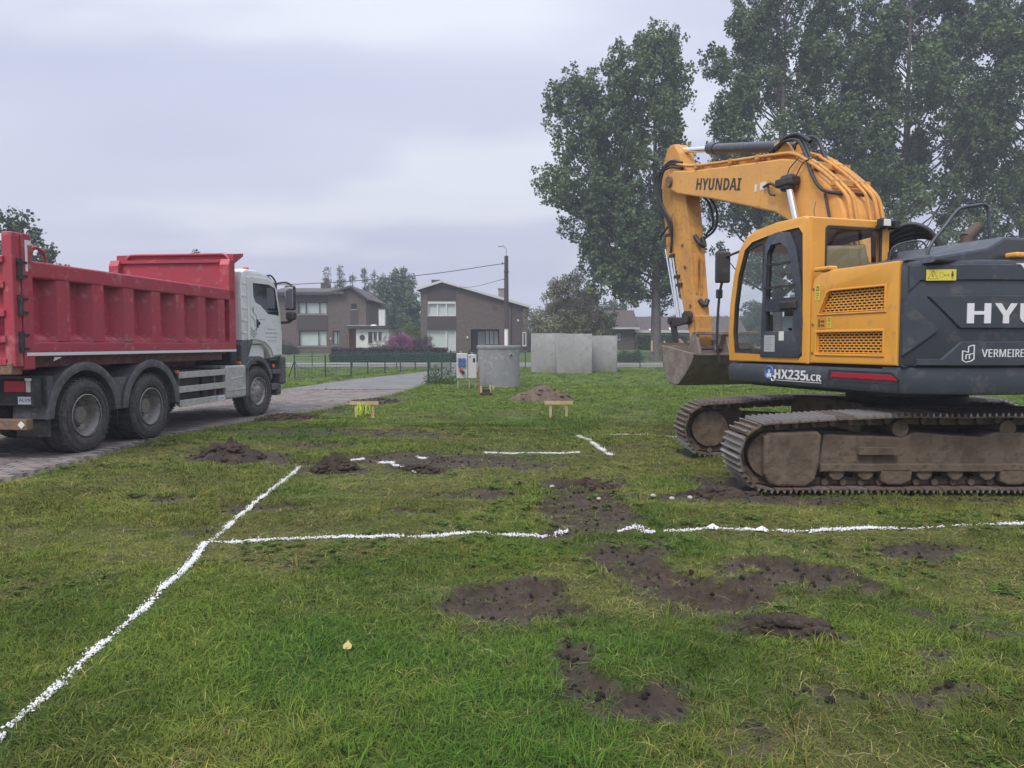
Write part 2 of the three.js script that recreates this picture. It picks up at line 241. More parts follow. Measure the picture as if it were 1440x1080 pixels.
function groundY(x, z) {
  let y = rise(x, z);
  if (z > -30 && Math.abs(x) < 20) {
    const near = sst(-30, -16, z);
    y += near * ((fbm(x * 0.7, z * 0.7, 91, 3) - 0.5) * 0.07 + (fbm(x * 3.1, z * 3.1, 93, 3) - 0.5) * 0.03);
    if (z > -24 && Math.abs(x) < 7.5) {
      const [wx, wz] = wob(x, z);
      for (const [cx, cz, rx, rz, , dy] of patches) if (dy) { const dx = (wx - cx) / rx, dz = (wz - cz) / rz, d = dx * dx + dz * dz; if (d < 1.6) { y += dy * (1 - sst(0.15, 1.15, d)); if (dy < -0.03 && d > 0.8) y += 0.035 * Math.sin((d - 0.8) / 0.8 * Math.PI) ** 2; } }
      const s = soilAt(x, z); if (s > 0) y += s * ((fbm(x * 11, z * 11, 95, 4) - 0.42) * 0.07 - 0.012);
      // prints of the crawler across the bare track
      if (z < -5.6 && z > -9.2 && x > -0.6 && x < 2) y -= 0.018 * s * Math.max(0, Math.sin((x * 0.55 + z * 0.83) * 38));
    }
  }
  // under the excavator's tracks and under the paved lane the ground is pressed flat and a little lower
  const tx = 1 - sst(2.15, 2.6, Math.abs(x - 4.6)), tz = Math.max(1 - sst(0.34, 0.5, Math.abs(z + 7.8)), 1 - sst(0.34, 0.5, Math.abs(z + 10.2)));
  y = lerp(y, -0.03, tx * tz);
  if (z > -50) { const e = Math.min(x - roadLeft(z), roadRight(z) - x); y = lerp(y, -0.07, sst(-0.12, 0.1, e)); }
  if (z < FAR0 + 1 && z > FAR1 - 3) y = lerp(y, -0.12, sst(FAR0 + 0.6, FAR0 + 0.2, z) * sst(FAR1 - 2.2, FAR1 - 1.7, z));
  return y;
}
const soilCol = (x, z) => mix3([0.03, 0.021, 0.014], [0.06, 0.041, 0.028], fbm(x * 4, z * 4, 97, 4));
function turfCol(x, z) { const n = fbm(x * 0.8, z * 0.8, 101, 4), d = dryAt(x, z); return mix3(mix3([0.034, 0.052, 0.011], [0.056, 0.078, 0.016], n), [0.085, 0.07, 0.026], d * 0.75); }
{
  const axis = (a, b, step, lo, hi) => { const o = []; for (let t = a; t <= b + 1e-6; t += step) o.push(t); let s = step; let t = b; while (t < hi) { s *= 1.13; t += s; o.push(t); } s = step; t = a; while (t > lo) { s *= 1.13; t -= s; o.unshift(t); } return o; };
  const xs = axis(-6.2, 6.2, 0.045, -520, 520), zs = axis(-13, -1.8, 0.045, -900, 60), nx = xs.length, nz = zs.length;
  const pos = new Float32Array(nx * nz * 3), col = new Float32Array(nx * nz * 3), uv = new Float32Array(nx * nz * 2), idx = [];
  for (let j = 0; j < nz; j++) for (let i = 0; i < nx; i++) {
    const x = xs[i], z = zs[j], k = j * nx + i; pos.set([x, groundY(x, z), z], k * 3); uv.set([x, z], k * 2);
    const s = soilAt(x, z); let c = mix3(turfCol(x, z), soilCol(x, z), s);
    const far = sst(-14, -30, z); if (far) c = mix3(c, mix3([0.075, 0.115, 0.022], [0.1, 0.14, 0.03], fbm(x * 0.35, z * 0.35, 103, 4)), far);
    col.set(c.map((v) => v / 0.5), k * 3);
    if (i < nx - 1 && j < nz - 1) idx.push(k, k + nx, k + 1, k + 1, k + nx, k + nx + 1);
  }
  const g = new THREE.BufferGeometry(); g.setAttribute('position', new THREE.BufferAttribute(pos, 3)); g.setAttribute('color', new THREE.BufferAttribute(col, 3)); g.setAttribute('uv', new THREE.BufferAttribute(uv, 2)); g.setIndex(idx); g.computeVertexNormals();
  const m = std(W1, 0.97, 0, { vertexColors: true, map: worn([0.5, 0.5, 0.5], [0.4, 0.41, 0.39], [0.62, 0.6, 0.56], { seed: 105, size: 1024, metres: 1.7, grain: 0.45, speck: 0.06 }), bumpMap: valTex(512, 0.6, (u, v) => fbm(u * 20, v * 20, 107, 5, 20)), bumpScale: 0.02 });
  const o = shade(new THREE.Mesh(g, m)); o.name = 'lawn'; o.userData.kind = 'structure'; scene.add(o);
}

// ---------------------------------------------------------------- paved lane with its pavers, the asphalt beyond, the street across
{
  const strip = (z0, z1, step, y, inset = 0) => { const p = [], id = []; let n = 0; for (let z = z0; z >= z1 - 1e-6; z -= step, n++) { p.push(roadLeft(z) + inset, y, z, roadRight(z) - inset, y, z); if (n) { const k = n * 2; id.push(k - 2, k - 1, k, k, k - 1, k + 1); } } const g = new THREE.BufferGeometry(); g.setAttribute('position', new THREE.Float32BufferAttribute(p, 3)); g.setIndex(id); g.computeVertexNormals(); return g; };
  const lane = struct('paved_lane', strip(3, -24.6, 0.4, -0.035), M.sand);
  struct('asphalt_lane', strip(-24.75, -49.4, 0.4, 0.004), M.asphalt);
  const rnd = rng(77), L = 0.215, Wd = 0.105, g0 = new THREE.BoxGeometry(L - 0.012, 0.06, Wd - 0.011), pp = g0.attributes.position;
  for (let i = 0; i < pp.count; i++) if (pp.getY(i) > 0) { pp.setX(i, pp.getX(i) * 0.955); pp.setZ(i, pp.getZ(i) * 0.92); }
  g0.computeVertexNormals(); const pg = geo(g0);
  const tones = [[0.2, 0.165, 0.15], [0.245, 0.205, 0.185], [0.17, 0.15, 0.145], [0.23, 0.2, 0.19], [0.27, 0.235, 0.21]];
  const base = worn([1, 1, 1], [0.86, 0.85, 0.84], [0.66, 0.64, 0.6], { seed: 111, metres: 0.9, grain: 0.12, speck: 0.1 });
  const mats = tones.map((c) => std(c, 0.9, 0, { map: base, bumpMap: grainBump, bumpScale: 0.003 }));
  const all = []; let row = 0;
  for (let z = 0; z > -24.5; z -= Wd, row++) for (let x = -12.6 + (row % 2) * L / 2; x < -3.2; x += L) {
    if (x - L / 2 < roadLeft(z) || x + L / 2 > roadRight(z) + 0.12 * (rnd() - 0.3)) continue;
    all.push([x, -0.012 + (rnd() - 0.5) * 0.008 - 0.012 * fbm(x * 1.3, z * 1.3, 113, 3), z, (rnd() - 0.5) * 0.035, (rnd() - 0.5) * 0.05, (rnd() - 0.5) * 0.03, Math.floor(rnd() * tones.length)]);
  }
  const seen = (q) => Math.abs(q[0]) / -q[2] < 0.69 && q[2] < -7 ? Math.hypot(q[0], q[2]) + (q[0] < -6.2 && q[2] < -10.5 ? 6 : 0) : 1000 + Math.hypot(q[0], q[2]);
  all.sort((a, b) => seen(a) - seen(b));
  all.slice(0, 300).forEach((q, i) => { const m = shade(new THREE.Mesh(pg, mats[q[6]])); m.name = i ? 'paver_' + String(i).padStart(3, '0') : 'paver'; m.position.set(q[0], q[1], q[2]); m.rotation.set(q[3], q[4], q[5]); lane.add(m); });
  const rest = all.slice(300), im = shade(new THREE.InstancedMesh(pg, std(W1, 0.9, 0, { map: base }), rest.length)), mm = new THREE.Matrix4(), e = new THREE.Euler(), qq = new THREE.Quaternion(), one = V(1, 1, 1), cc = new THREE.Color();
  rest.forEach((q, i) => { im.setMatrixAt(i, mm.compose(V(q[0], q[1], q[2]), qq.setFromEuler(e.set(q[3], q[4], q[5])), one)); im.setColorAt(i, cc.setRGB(...tones[q[6]])); });
  im.name = 'paving'; im.userData.kind = 'stuff'; lane.add(im);
  struct('street', B(-160, 160, -0.3, -0.02, FAR1, FAR0), M.asphalt);
  struct('street_kerb', [B(-160, -4.6, -0.2, 0.06, FAR0, FAR0 + 0.15), B(0.4, 160, -0.2, 0.06, FAR0, FAR0 + 0.15)], M.concrete);
  struct('pavement', B(-160, 160, -0.3, 0.09, FAR1 - 1.6, FAR1), M.concrete);
}

// ---------------------------------------------------------------- grass
function bladeGeo(list) { // list of [x, z, height, width, heading, lean, colour]; each blade bends over in two steps
  const p = [], c = [], id = [];
  for (const [x, z, h, w, a, lean, col] of list) {
    const k = p.length / 3, ca = Math.cos(a), sa = Math.sin(a), rows = [[0, 0, 1], [0.55, 0.35, 0.85], [1, 1, 0.1]];
    for (const [t, l, ww] of rows) { const hx = x + ca * lean * l * h, hz = z + sa * lean * l * h, hy = h * t * (1 - 0.28 * lean * l); for (const s of [-1, 1]) { p.push(hx - sa * s * w * ww / 2, hy, hz + ca * s * w * ww / 2); c.push(...col); } }
    id.push(k, k + 1, k + 2, k + 2, k + 1, k + 3, k + 2, k + 3, k + 4, k + 4, k + 3, k + 5);
  }
  const g = new THREE.BufferGeometry(); g.setAttribute('position', new THREE.Float32BufferAttribute(p, 3)); g.setAttribute('color', new THREE.Float32BufferAttribute(c, 3)); g.setIndex(id); g.computeVertexNormals(); return g;
}
function clump(seed, n, rad, h0, h1, w, lean, straw) {
  const r = rng(seed), l = [];
  for (let i = 0; i < n; i++) { const t = r() * 6.283, q = Math.sqrt(r()) * rad, dry = r() < straw, k = 0.72 + 0.56 * r(), kg = k * (0.92 + 0.16 * r()); l.push([Math.cos(t) * q, Math.sin(t) * q, h0 + (h1 - h0) * r(), w * (0.7 + 0.6 * r()), r() * 6.283, lean * (0.3 + r()), dry ? [2.6 * k, 1.75 * k, 2.2 * k] : [k, kg, k * 0.95]]); }
  return bladeGeo(l);
}
const grassMat = new THREE.MeshPhysicalMaterial({ vertexColors: true, roughness: 0.85, specularIntensity: 0.35, side: THREE.DoubleSide });
function scatter(name, label, geoms, spots, colour) {
  const r = rng(name.length * 977 + spots.length), mm = new THREE.Matrix4(), q = new THREE.Quaternion(), e = new THREE.Euler(), cc = new THREE.Color();
  const byG = geoms.map(() => []); for (const s of spots) byG[Math.floor(r() * geoms.length)].push(s);
  const made = geoms.map((g, gi) => {
    const im = shade(new THREE.InstancedMesh(g, grassMat, byG[gi].length));
    byG[gi].forEach(([x, y, z, s], i) => { const sc = s * (0.75 + 0.5 * r()); im.setMatrixAt(i, mm.compose(V(x, y, z), q.setFromEuler(e.set((r() - 0.5) * 0.3, r() * 6.283, (r() - 0.5) * 0.3)), V(sc, Math.min(sc, 1.25 + 0.12 * sc) * (0.65 + 0.6 * r()), sc))); im.setColorAt(i, cc.setRGB(...colour(x, z, r))); });
    im.name = numbered(name); tag(im, label, 'grass', null, 'stuff'); scene.add(im); return im;
  });
  return made;
}
const chalkLines = [ // marking lines: centre points on the ground, half width
  { pts: [[-1.75, -1.2], [-1.98, -2.81], [-2.12, -4.2], [-2.34, -5.65], [-2.5, -7.6], [-2.66, -9.25]], w: 0.032 },
  { pts: [[-2.34, -5.68], [-0.9, -5.84], [-0.2, -5.95], [0.28, -5.88], [0.45, -5.88]], w: 0.036 }, { pts: [[0.86, -6.02], [1.16, -5.99]], w: 0.045 },
  { pts: [[1.24, -6.04], [1.65, -6.11], [2.0, -6.07], [2.43, -6.0], [3.2, -6.1], [4.29, -6.19], [5.6, -6.25]], w: 0.036 },
  { pts: [[-0.4, -10.38], [0.3, -10.3], [0.95, -10.38]], w: 0.035 }, { pts: [[1.12, -12.31], [1.25, -11.2], [1.37, -10.18]], w: 0.055 }, { pts: [[1.5, -12.3], [2.6, -12.3], [3.2, -12.35]], w: 0.04 },
  { pts: [[-2.2, -9.6], [-1.95, -9.75]], w: 0.05 }, { pts: [[-1.7, -9.55], [-1.5, -9.35], [-1.15, -8.75]], w: 0.04 }, { pts: [[-1.25, -10.0], [-1.15, -9.9]], w: 0.06 },
];
function chalkDist(x, z) { let d = 9; for (const { pts, w } of chalkLines) for (let i = 1; i < pts.length; i++) { const [ax, az] = pts[i - 1], [bx, bz] = pts[i], ux = bx - ax, uz = bz - az, t = clamp(((x - ax) * ux + (z - az) * uz) / (ux * ux + uz * uz)); d = Math.min(d, Math.hypot(x - ax - ux * t, z - az - uz * t) - w); } return d; }
const inTracks = (x, z) => x > 2.3 && x < 7 && ((z < -7.46 && z > -8.15) || (z < -9.85 && z > -10.55));
function grassColour(x, z, r) {
  const d = dryAt(x, z), n = fbm(x * 1.1 + 9, z * 1.1, 121, 4), lush = sst(0.5, 0.75, fbm(x * 0.55, z * 0.55 + 31, 123, 3)), v = 0.82 + 0.36 * r();
  let c = mix3([0.05, 0.088, 0.011], [0.115, 0.165, 0.024], sst(0.25, 0.75, n)); c = mix3(c, [0.052, 0.118, 0.015], lush * 0.8); c = mix3(c, r() < 0.35 ? [0.15, 0.105, 0.045] : [0.2, 0.18, 0.045], d * 0.5 * (0.15 + 1.1 * r())); c = mix3(c, [0.105, 0.165, 0.022], sst(-12.5, -17, z) * 0.75);
  return [c[0] * v, c[1] * v, c[2] * v];
}
{
  const bands = [[1.0, 7.2, 0.034, 1], [7.2, 14.5, 0.058, 1.55], [14.5, 27, 0.115, 2.5], [27, 48, 0.26, 4.4]];
  const lists = [];
  bands.forEach(([d0, d1, cell, sc], bi) => {
    const r = rng(500 + bi), out = { turf: [], worn: [], straw: [], clover: [] };
    for (let z = -d1; z < -d0 * 0.86; z += cell) { const half = -z * 0.78 + 1.8; for (let x = -half; x < half; x += cell) {
      const px = x + (r() - 0.5) * cell, pz = z + (r() - 0.5) * cell, dd = -pz; if (dd < d0 * 0.86 || dd > d1) continue;
      if (pz > -49 && px > roadLeft(pz) - 0.05 && px < roadRight(pz) + 0.03) continue;
      if (inTracks(px, pz)) continue;
      const s = soilAt(px, pz); if (r() < s * 1.02 && r() > 0.07) continue;
      const cd = bi < 3 ? chalkDist(px, pz) : 9; if (cd < 0 && r() < 0.2) continue;
      const y = groundY(px, pz) - 0.004, d = dryAt(px, pz), p = fbm(px * 0.7 + 77, pz * 0.7, 131, 4), k = cd < 0.03 ? 0.6 : 1;
      if (bi < 2 && fbm(px * 1.1 + 3, pz * 1.1 + 60, 133, 3) > 0.6 && r() < 0.07) out.clover.push([px, y, pz, k * Math.min(sc, 1.3)]);
      else if (d * 0.75 + (0.5 - p) * 0.7 > 0.34 + r() * 0.34 || s > 0.2) out.worn.push([px, y, pz, sc * k]); else out.turf.push([px, y, pz, sc * k * (0.8 + p * 0.6)]);
      if (bi < 2 && r() < 0.045 + d * 0.12) out.straw.push([px, y + 0.012, pz, Math.min(sc, 1.35)]);
    } }
    lists.push(out);
  });
  const cat = (k) => lists.flatMap((l) => l[k]);
  scatter('grass', 'green lawn grass over the building plot', [clump(1, 23, 0.042, 0.014, 0.038, 0.0025, 1.3, 0.03), clump(2, 23, 0.046, 0.012, 0.032, 0.0024, 1.9, 0.02), clump(3, 19, 0.042, 0.018, 0.05, 0.0027, 1.6, 0.04)], cat('turf'), grassColour);
  scatter('worn_grass', 'short trampled yellowing grass between the soil patches', [clump(4, 20, 0.046, 0.009, 0.03, 0.0025, 2.0, 0.1), clump(5, 20, 0.046, 0.008, 0.025, 0.0025, 2.6, 0.15)], cat('worn'), grassColour);
  const strawG = (seed) => { const r = rng(seed), l = []; for (let i = 0; i < 4; i++) { const k = 0.7 + 0.6 * r(); l.push([(r() - 0.5) * 0.05, (r() - 0.5) * 0.05, 0.02 + 0.012 * r(), 0.0026, r() * 6.283, 2.2 + 2.4 * r(), [k, k, k]]); } return bladeGeo(l); };
  scatter('dry_grass', 'pale dry grass blades lying loose on the lawn', [strawG(11), strawG(12)], cat('straw'), (x, z, r) => { const k = 0.6 + 0.5 * r(); return r() < 0.5 ? [0.34 * k, 0.29 * k, 0.12 * k] : [0.2 * k, 0.22 * k, 0.06 * k]; });
  const cloverG = (seed) => { const r = rng(seed), gs = []; for (let i = 0; i < 9; i++) { const t = r() * 6.283, q = r() * 0.04, R0 = 0.006 + 0.005 * r(); for (let j = 0; j < 3; j++) { const a = j * 2.094 + t; const g = new THREE.CircleGeometry(R0, 6); g.rotateX(-Math.PI / 2 + (r() - 0.5) * 0.7); g.rotateZ((r() - 0.5) * 0.7); g.translate(Math.cos(t) * q + Math.cos(a) * R0, 0.014 + 0.018 * (i / 9), Math.sin(t) * q + Math.sin(a) * R0); const n = g.attributes.position.count, k = 0.75 + 0.5 * r(); g.setAttribute('color', new THREE.Float32BufferAttribute(Array.from({ length: n * 3 }, () => k), 3)); gs.push(g); } } return mergeGeometries(gs); };
  scatter('clover', 'patches of low broad-leaved clover in the lawn', [cloverG(21), cloverG(22)], cat('clover'), (x, z, r) => { const v = 0.8 + 0.4 * r(); return [0.06 * v, 0.1 * v, 0.016 * v]; });
  // longer tufts at the edges of torn turf and along the lane
  const tall = [], r = rng(900);
  for (let i = 0; i < 5200; i++) { const z = -2.4 - 11 * r() ** 1.5, x = (r() * 2 - 1) * (-z * 0.74 + 0.5), s = soilAt(x, z), e = Math.max(soilAt(x + 0.12, z), soilAt(x - 0.12, z), soilAt(x, z + 0.1), soilAt(x, z - 0.1)); if (s > 0.3 || inTracks(x, z) || x < roadRight(z)) continue; if ((e > 0.4 && r() < 0.75) || (fbm(x * 1.4, z * 1.4 + 9, 141, 3) > 0.62 && r() < 0.6) || r() < 0.05) tall.push([x, groundY(x, z), z, -z > 7 ? 1.25 : 1]); }
  for (let i = 0; i < 700; i++) { const z = -13 - 26 * r(), x = roadRight(z) + 0.05 + r() * r() * 0.9; tall.push([x, groundY(x, z), z, 1.6 + (z < -24 ? 1.6 : 0) * r()]); }
  scatter('tall_grass', 'longer uncut tufts beside torn turf and along the lane edge', [clump(31, 12, 0.03, 0.05, 0.11, 0.0034, 1.0, 0.1), clump(32, 10, 0.028, 0.045, 0.1, 0.0034, 1.4, 0.14)], tall, grassColour);
}

// ---------------------------------------------------------------- chalk lines, soil heaps and clods, stones
{
  const labels = ['long white chalk line running past the lane side of the plot', 'white chalk line meeting the long line at a corner', 'short bright dab of white chalk beside the torn turf', 'white chalk line running along in front of the crawler track', 'thin white chalk line in front of the trestle without twine', 'short thick slanting white chalk stroke', 'white chalk line running under the front of the crawler', 'white chalk mark between the two dark soil heaps', 'white chalk trace under the flat dark clod', 'small white chalk spot on the churned soil'];
  chalkLines.forEach(({ pts, w }, li) => {
    const r = rng(1200 + li), p = [], id = [], fl = (x, y, z, s, fh) => { const k = p.length / 3, a = r() * 6.28, n = 5; for (let i = 0; i < n; i++) { const t = a + i * 6.283 / n, q = s * (0.6 + 0.7 * r()); p.push(x + Math.cos(t) * q, y + (r() - 0.5) * fh * 0.4, z + Math.sin(t) * q); } p.push(x, y + fh, z); for (let i = 0; i < n; i++) id.push(k + i, k + 5, k + (i + 1) % n); };
    for (let i = 1; i < pts.length; i++) {
      const [ax, az] = pts[i - 1], [bx, bz] = pts[i], len = Math.hypot(bx - ax, bz - az), nx = -(bz - az) / len, nz = (bx - ax) / len, N = Math.round(len * 1250);
      for (let k = 0; k < N; k++) {
        const t = r(), s = li * 31 + (i + t) * len, wv = (vn(s * 2.2, li, 151) - 0.5) * 0.05, heavy = sst(0.25, 0.62, vn(s * 5.5, li + 3, 153)), gap = vn(s * 9, li + 8, 155); if (li < 7 && gap < 0.2 && r() < 0.8) continue;
        const o = (r() + r() + r() - 1.5) / 1.5 * w * (0.8 + 0.7 * heavy) + wv, x = ax + (bx - ax) * t + nx * o, z = az + (bz - az) * t + nz * o, core = Math.abs(o - wv) < w * 0.7;
        if (!core && r() < 0.2) continue; if (r() > 0.16 + heavy * 0.6 && li < 7) continue;
        fl(x, groundY(x, z) + 0.004 + r() * (core ? 0.016 : 0.026), z, (core ? 0.0052 : 0.0028) * (0.4 + 1.2 * r()), 0.004 + 0.008 * r() * heavy);
      }
      if (li === 3 && i === 2) for (const [x, z] of [[1.66, -6.1], [2.05, -6.05]]) for (let q = 0; q < 90; q++) { const a = r() * 6.28, d = r() * 0.045; fl(x + Math.cos(a) * d, groundY(x, z) + 0.03 * (1 - d / 0.05) + 0.01, z + Math.sin(a) * d, 0.012, 0.012); }
    }
    const g = new THREE.BufferGeometry(); g.setAttribute('position', new THREE.Float32BufferAttribute(p, 3)); g.setIndex(id); g.computeVertexNormals();
    tag(obj('chalk_line', g, M.chalk, scene), labels[li], 'chalk line', 'marking lines on the lawn');
  });
  // a heap: a dome of lumpy soil whose rim dips under the ground
  const heap = (name, label, cat, x, z, rx, rz, h, seed, mat, turn = 0, rough = 0.35, group) => {
    const g = new THREE.SphereGeometry(1, 56, 26, 0, 6.2832, 0, Math.PI / 2), p = g.attributes.position;
    for (let i = 0; i < p.count; i++) { let X = p.getX(i), Y = p.getY(i), Z = p.getZ(i); const q = Math.hypot(X, Z), a = Math.atan2(Z, X), edge = 1 + 0.28 * (fbm(Math.cos(a) * 1.5 + 5, Math.sin(a) * 1.5 + 5, seed, 3) - 0.5) * 2; const lump = (fbm(X * 3 + seed, Z * 3, seed + 2, 5) - 0.5) * rough * 2 * (1 - q ** 4); Y = (1 - q * q) ** 1.0 * (1 + lump) + lump * 0.3 - 0.06 * q; p.setXYZ(i, X * rx * edge, Math.max(-0.05, Y * h), Z * rz * edge); }
    g.computeVertexNormals(); const parts = [g], rr = rng(seed + 9), nc = Math.round(70 + 330 * rough * Math.min(1, rx)); for (let i = 0; i < nc; i++) { const a = rr() * 6.283, q = Math.sqrt(rr()) * 1.02, s = (0.008 + 0.034 * rr() ** 3) * Math.min(1.5, 0.6 + rx), c = new THREE.IcosahedronGeometry(s, 1), cp = c.attributes.position; for (let k = 0; k < cp.count; k++) { const n = 0.7 + 0.6 * vn(cp.getX(k) * 45 + i * 3.1, cp.getY(k) * 45 + cp.getZ(k) * 31, seed); cp.setXYZ(k, cp.getX(k) * n * 1.15, cp.getY(k) * n * 0.8, cp.getZ(k) * n); } c.computeVertexNormals(); parts.push(c.translate(Math.cos(a) * q * rx, Math.max(0, (1 - q * q) * h * 0.95) + s * 0.25, Math.sin(a) * q * rz)); } const o = obj(name, parts, mat, scene); o.position.set(x, groundY(x, z) - 0.015, z); o.rotation.y = turn; return tag(o, label, cat, group);
  };
  heap('soil_mound', 'large brown mound of excavated soil beside the round concrete cistern', 'soil mound', 0.86, -20.0, 0.86, 0.8, 0.35, 201, M.soilPale, 0.15, 0.28);
  heap('soil_heap', 'low dark soil heap near the end of the long chalk line', 'soil heap', -3.72, -9.75, 0.46, 0.32, 0.2, 203, M.soil, 0.1, 0.75);
  heap('soil_heap', 'dark upturned soil heap where the long chalk line ends', 'soil heap', -2.14, -8.95, 0.32, 0.18, 0.15, 205, M.soil, 0, 0.8);
  heap('soil_clod', 'flat dark clod of soil lying on the chalk trace', 'soil clod', -1.13, -8.85, 0.3, 0.1, 0.1, 207, M.soil, 0.1, 0.6);
  heap('soil_clod', 'ridge of dark torn sod in front of the far trestle', 'soil clod', 0.8, -7.85, 0.4, 0.16, 0.1, 209, M.soil, 0, 0.6);
  heap('soil_heap', 'rounded brown soil heap beside the dug hole', 'soil heap', 1.44, -3.86, 0.26, 0.13, 0.085, 211, M.soil, -0.15, 0.45);
  heap('soil_heap', 'long dark strip of soil along the edge of the paved lane', 'soil heap', -4.5, -14.9, 0.62, 0.3, 0.09, 213, M.soil, 0.5, 0.6);
  heap('soil_heap', 'dark soil spread on the lane edge near the trestle with twine', 'soil heap', -3.55, -19.4, 0.7, 0.9, 0.1, 215, M.soil, 0.2, 0.6);
  heap('soil_strip', 'thin dark line of soil across the lane where pavers meet asphalt', 'soil strip', -5.6, -24.68, 2.1, 0.16, 0.07, 217, M.soil, -0.02, 0.7);
  heap('soil_clod', 'grassy clod pushed up in front of the crawler track', 'soil clod', 2.05, -7.35, 0.45, 0.15, 0.09, 219, M.soil, 0, 0.6);
  const r = rng(1500), lumps = []; // crumbs of earth on the bare patches
  for (let i = 0; i < 16000; i++) { const z = -2.6 - 12 * r(), x = (r() * 2 - 1) * (-z * 0.74); if (soilAt(x, z) < 0.55 || inTracks(x, z)) continue; lumps.push([x, z, 0.004 + 0.016 * r() ** 3]); }
  const lg = new THREE.IcosahedronGeometry(1, 0), im = shade(new THREE.InstancedMesh(geo(lg), M.soil, lumps.length)), mm = new THREE.Matrix4(), q = new THREE.Quaternion(), e = new THREE.Euler();
  lumps.forEach(([x, z, s], i) => im.setMatrixAt(i, mm.compose(V(x, groundY(x, z) + s * 0.3, z), q.setFromEuler(e.set(r() * 6, r() * 6, r() * 6)), V(s * (0.8 + 0.6 * r()), s * 0.8, s * (0.8 + 0.6 * r())))));
  im.name = 'soil_crumbs'; tag(im, 'loose crumbs of dark soil on the bare patches', 'soil', null, 'stuff'); scene.add(im);
  const stones = [[0.42, -7.75], [0.86, -7.35], [1.36, -7.12], [1.55, -7.16], [1.72, -7.14], [2.42, -10.6], [-3.1, -15.5], [-2.85, -15.2]];
  stones.forEach(([x, z], i) => { const g = new THREE.IcosahedronGeometry(0.018 + 0.012 * r(), 1), p = g.attributes.position; for (let k = 0; k < p.count; k++) { const n = 0.75 + 0.5 * vn(p.getX(k) * 40 + i * 7, p.getY(k) * 40 + p.getZ(k) * 23, 161); p.setXYZ(k, p.getX(k) * n * 1.2, p.getY(k) * n * 0.75, p.getZ(k) * n); } g.computeVertexNormals(); const o = obj('stone', g, M.stone, scene); o.position.set(x, groundY(x, z) + 0.02, z); tag(o, 'small pale stone on the torn turf', 'stone', 'loose stones on the plot'); });
  const leaf = face(smoothLoop([[0, -0.02], [0.022, -0.014], [0.024, 0.006], [0.006, 0.026], [0, 0.034], [-0.006, 0.026], [-0.024, 0.006], [-0.022, -0.014]], 3), 0, 0.0012); leaf.scale(0.85, 0.85, 1).rotateX(-0.75); const lf = obj('fallen_leaf', leaf, M.leafYellow, scene); lf.position.set(-0.81, groundY(-0.81, -3.6) + 0.045, -3.6); tag(lf, 'single yellow fallen leaf on the green lawn', 'leaf');
}
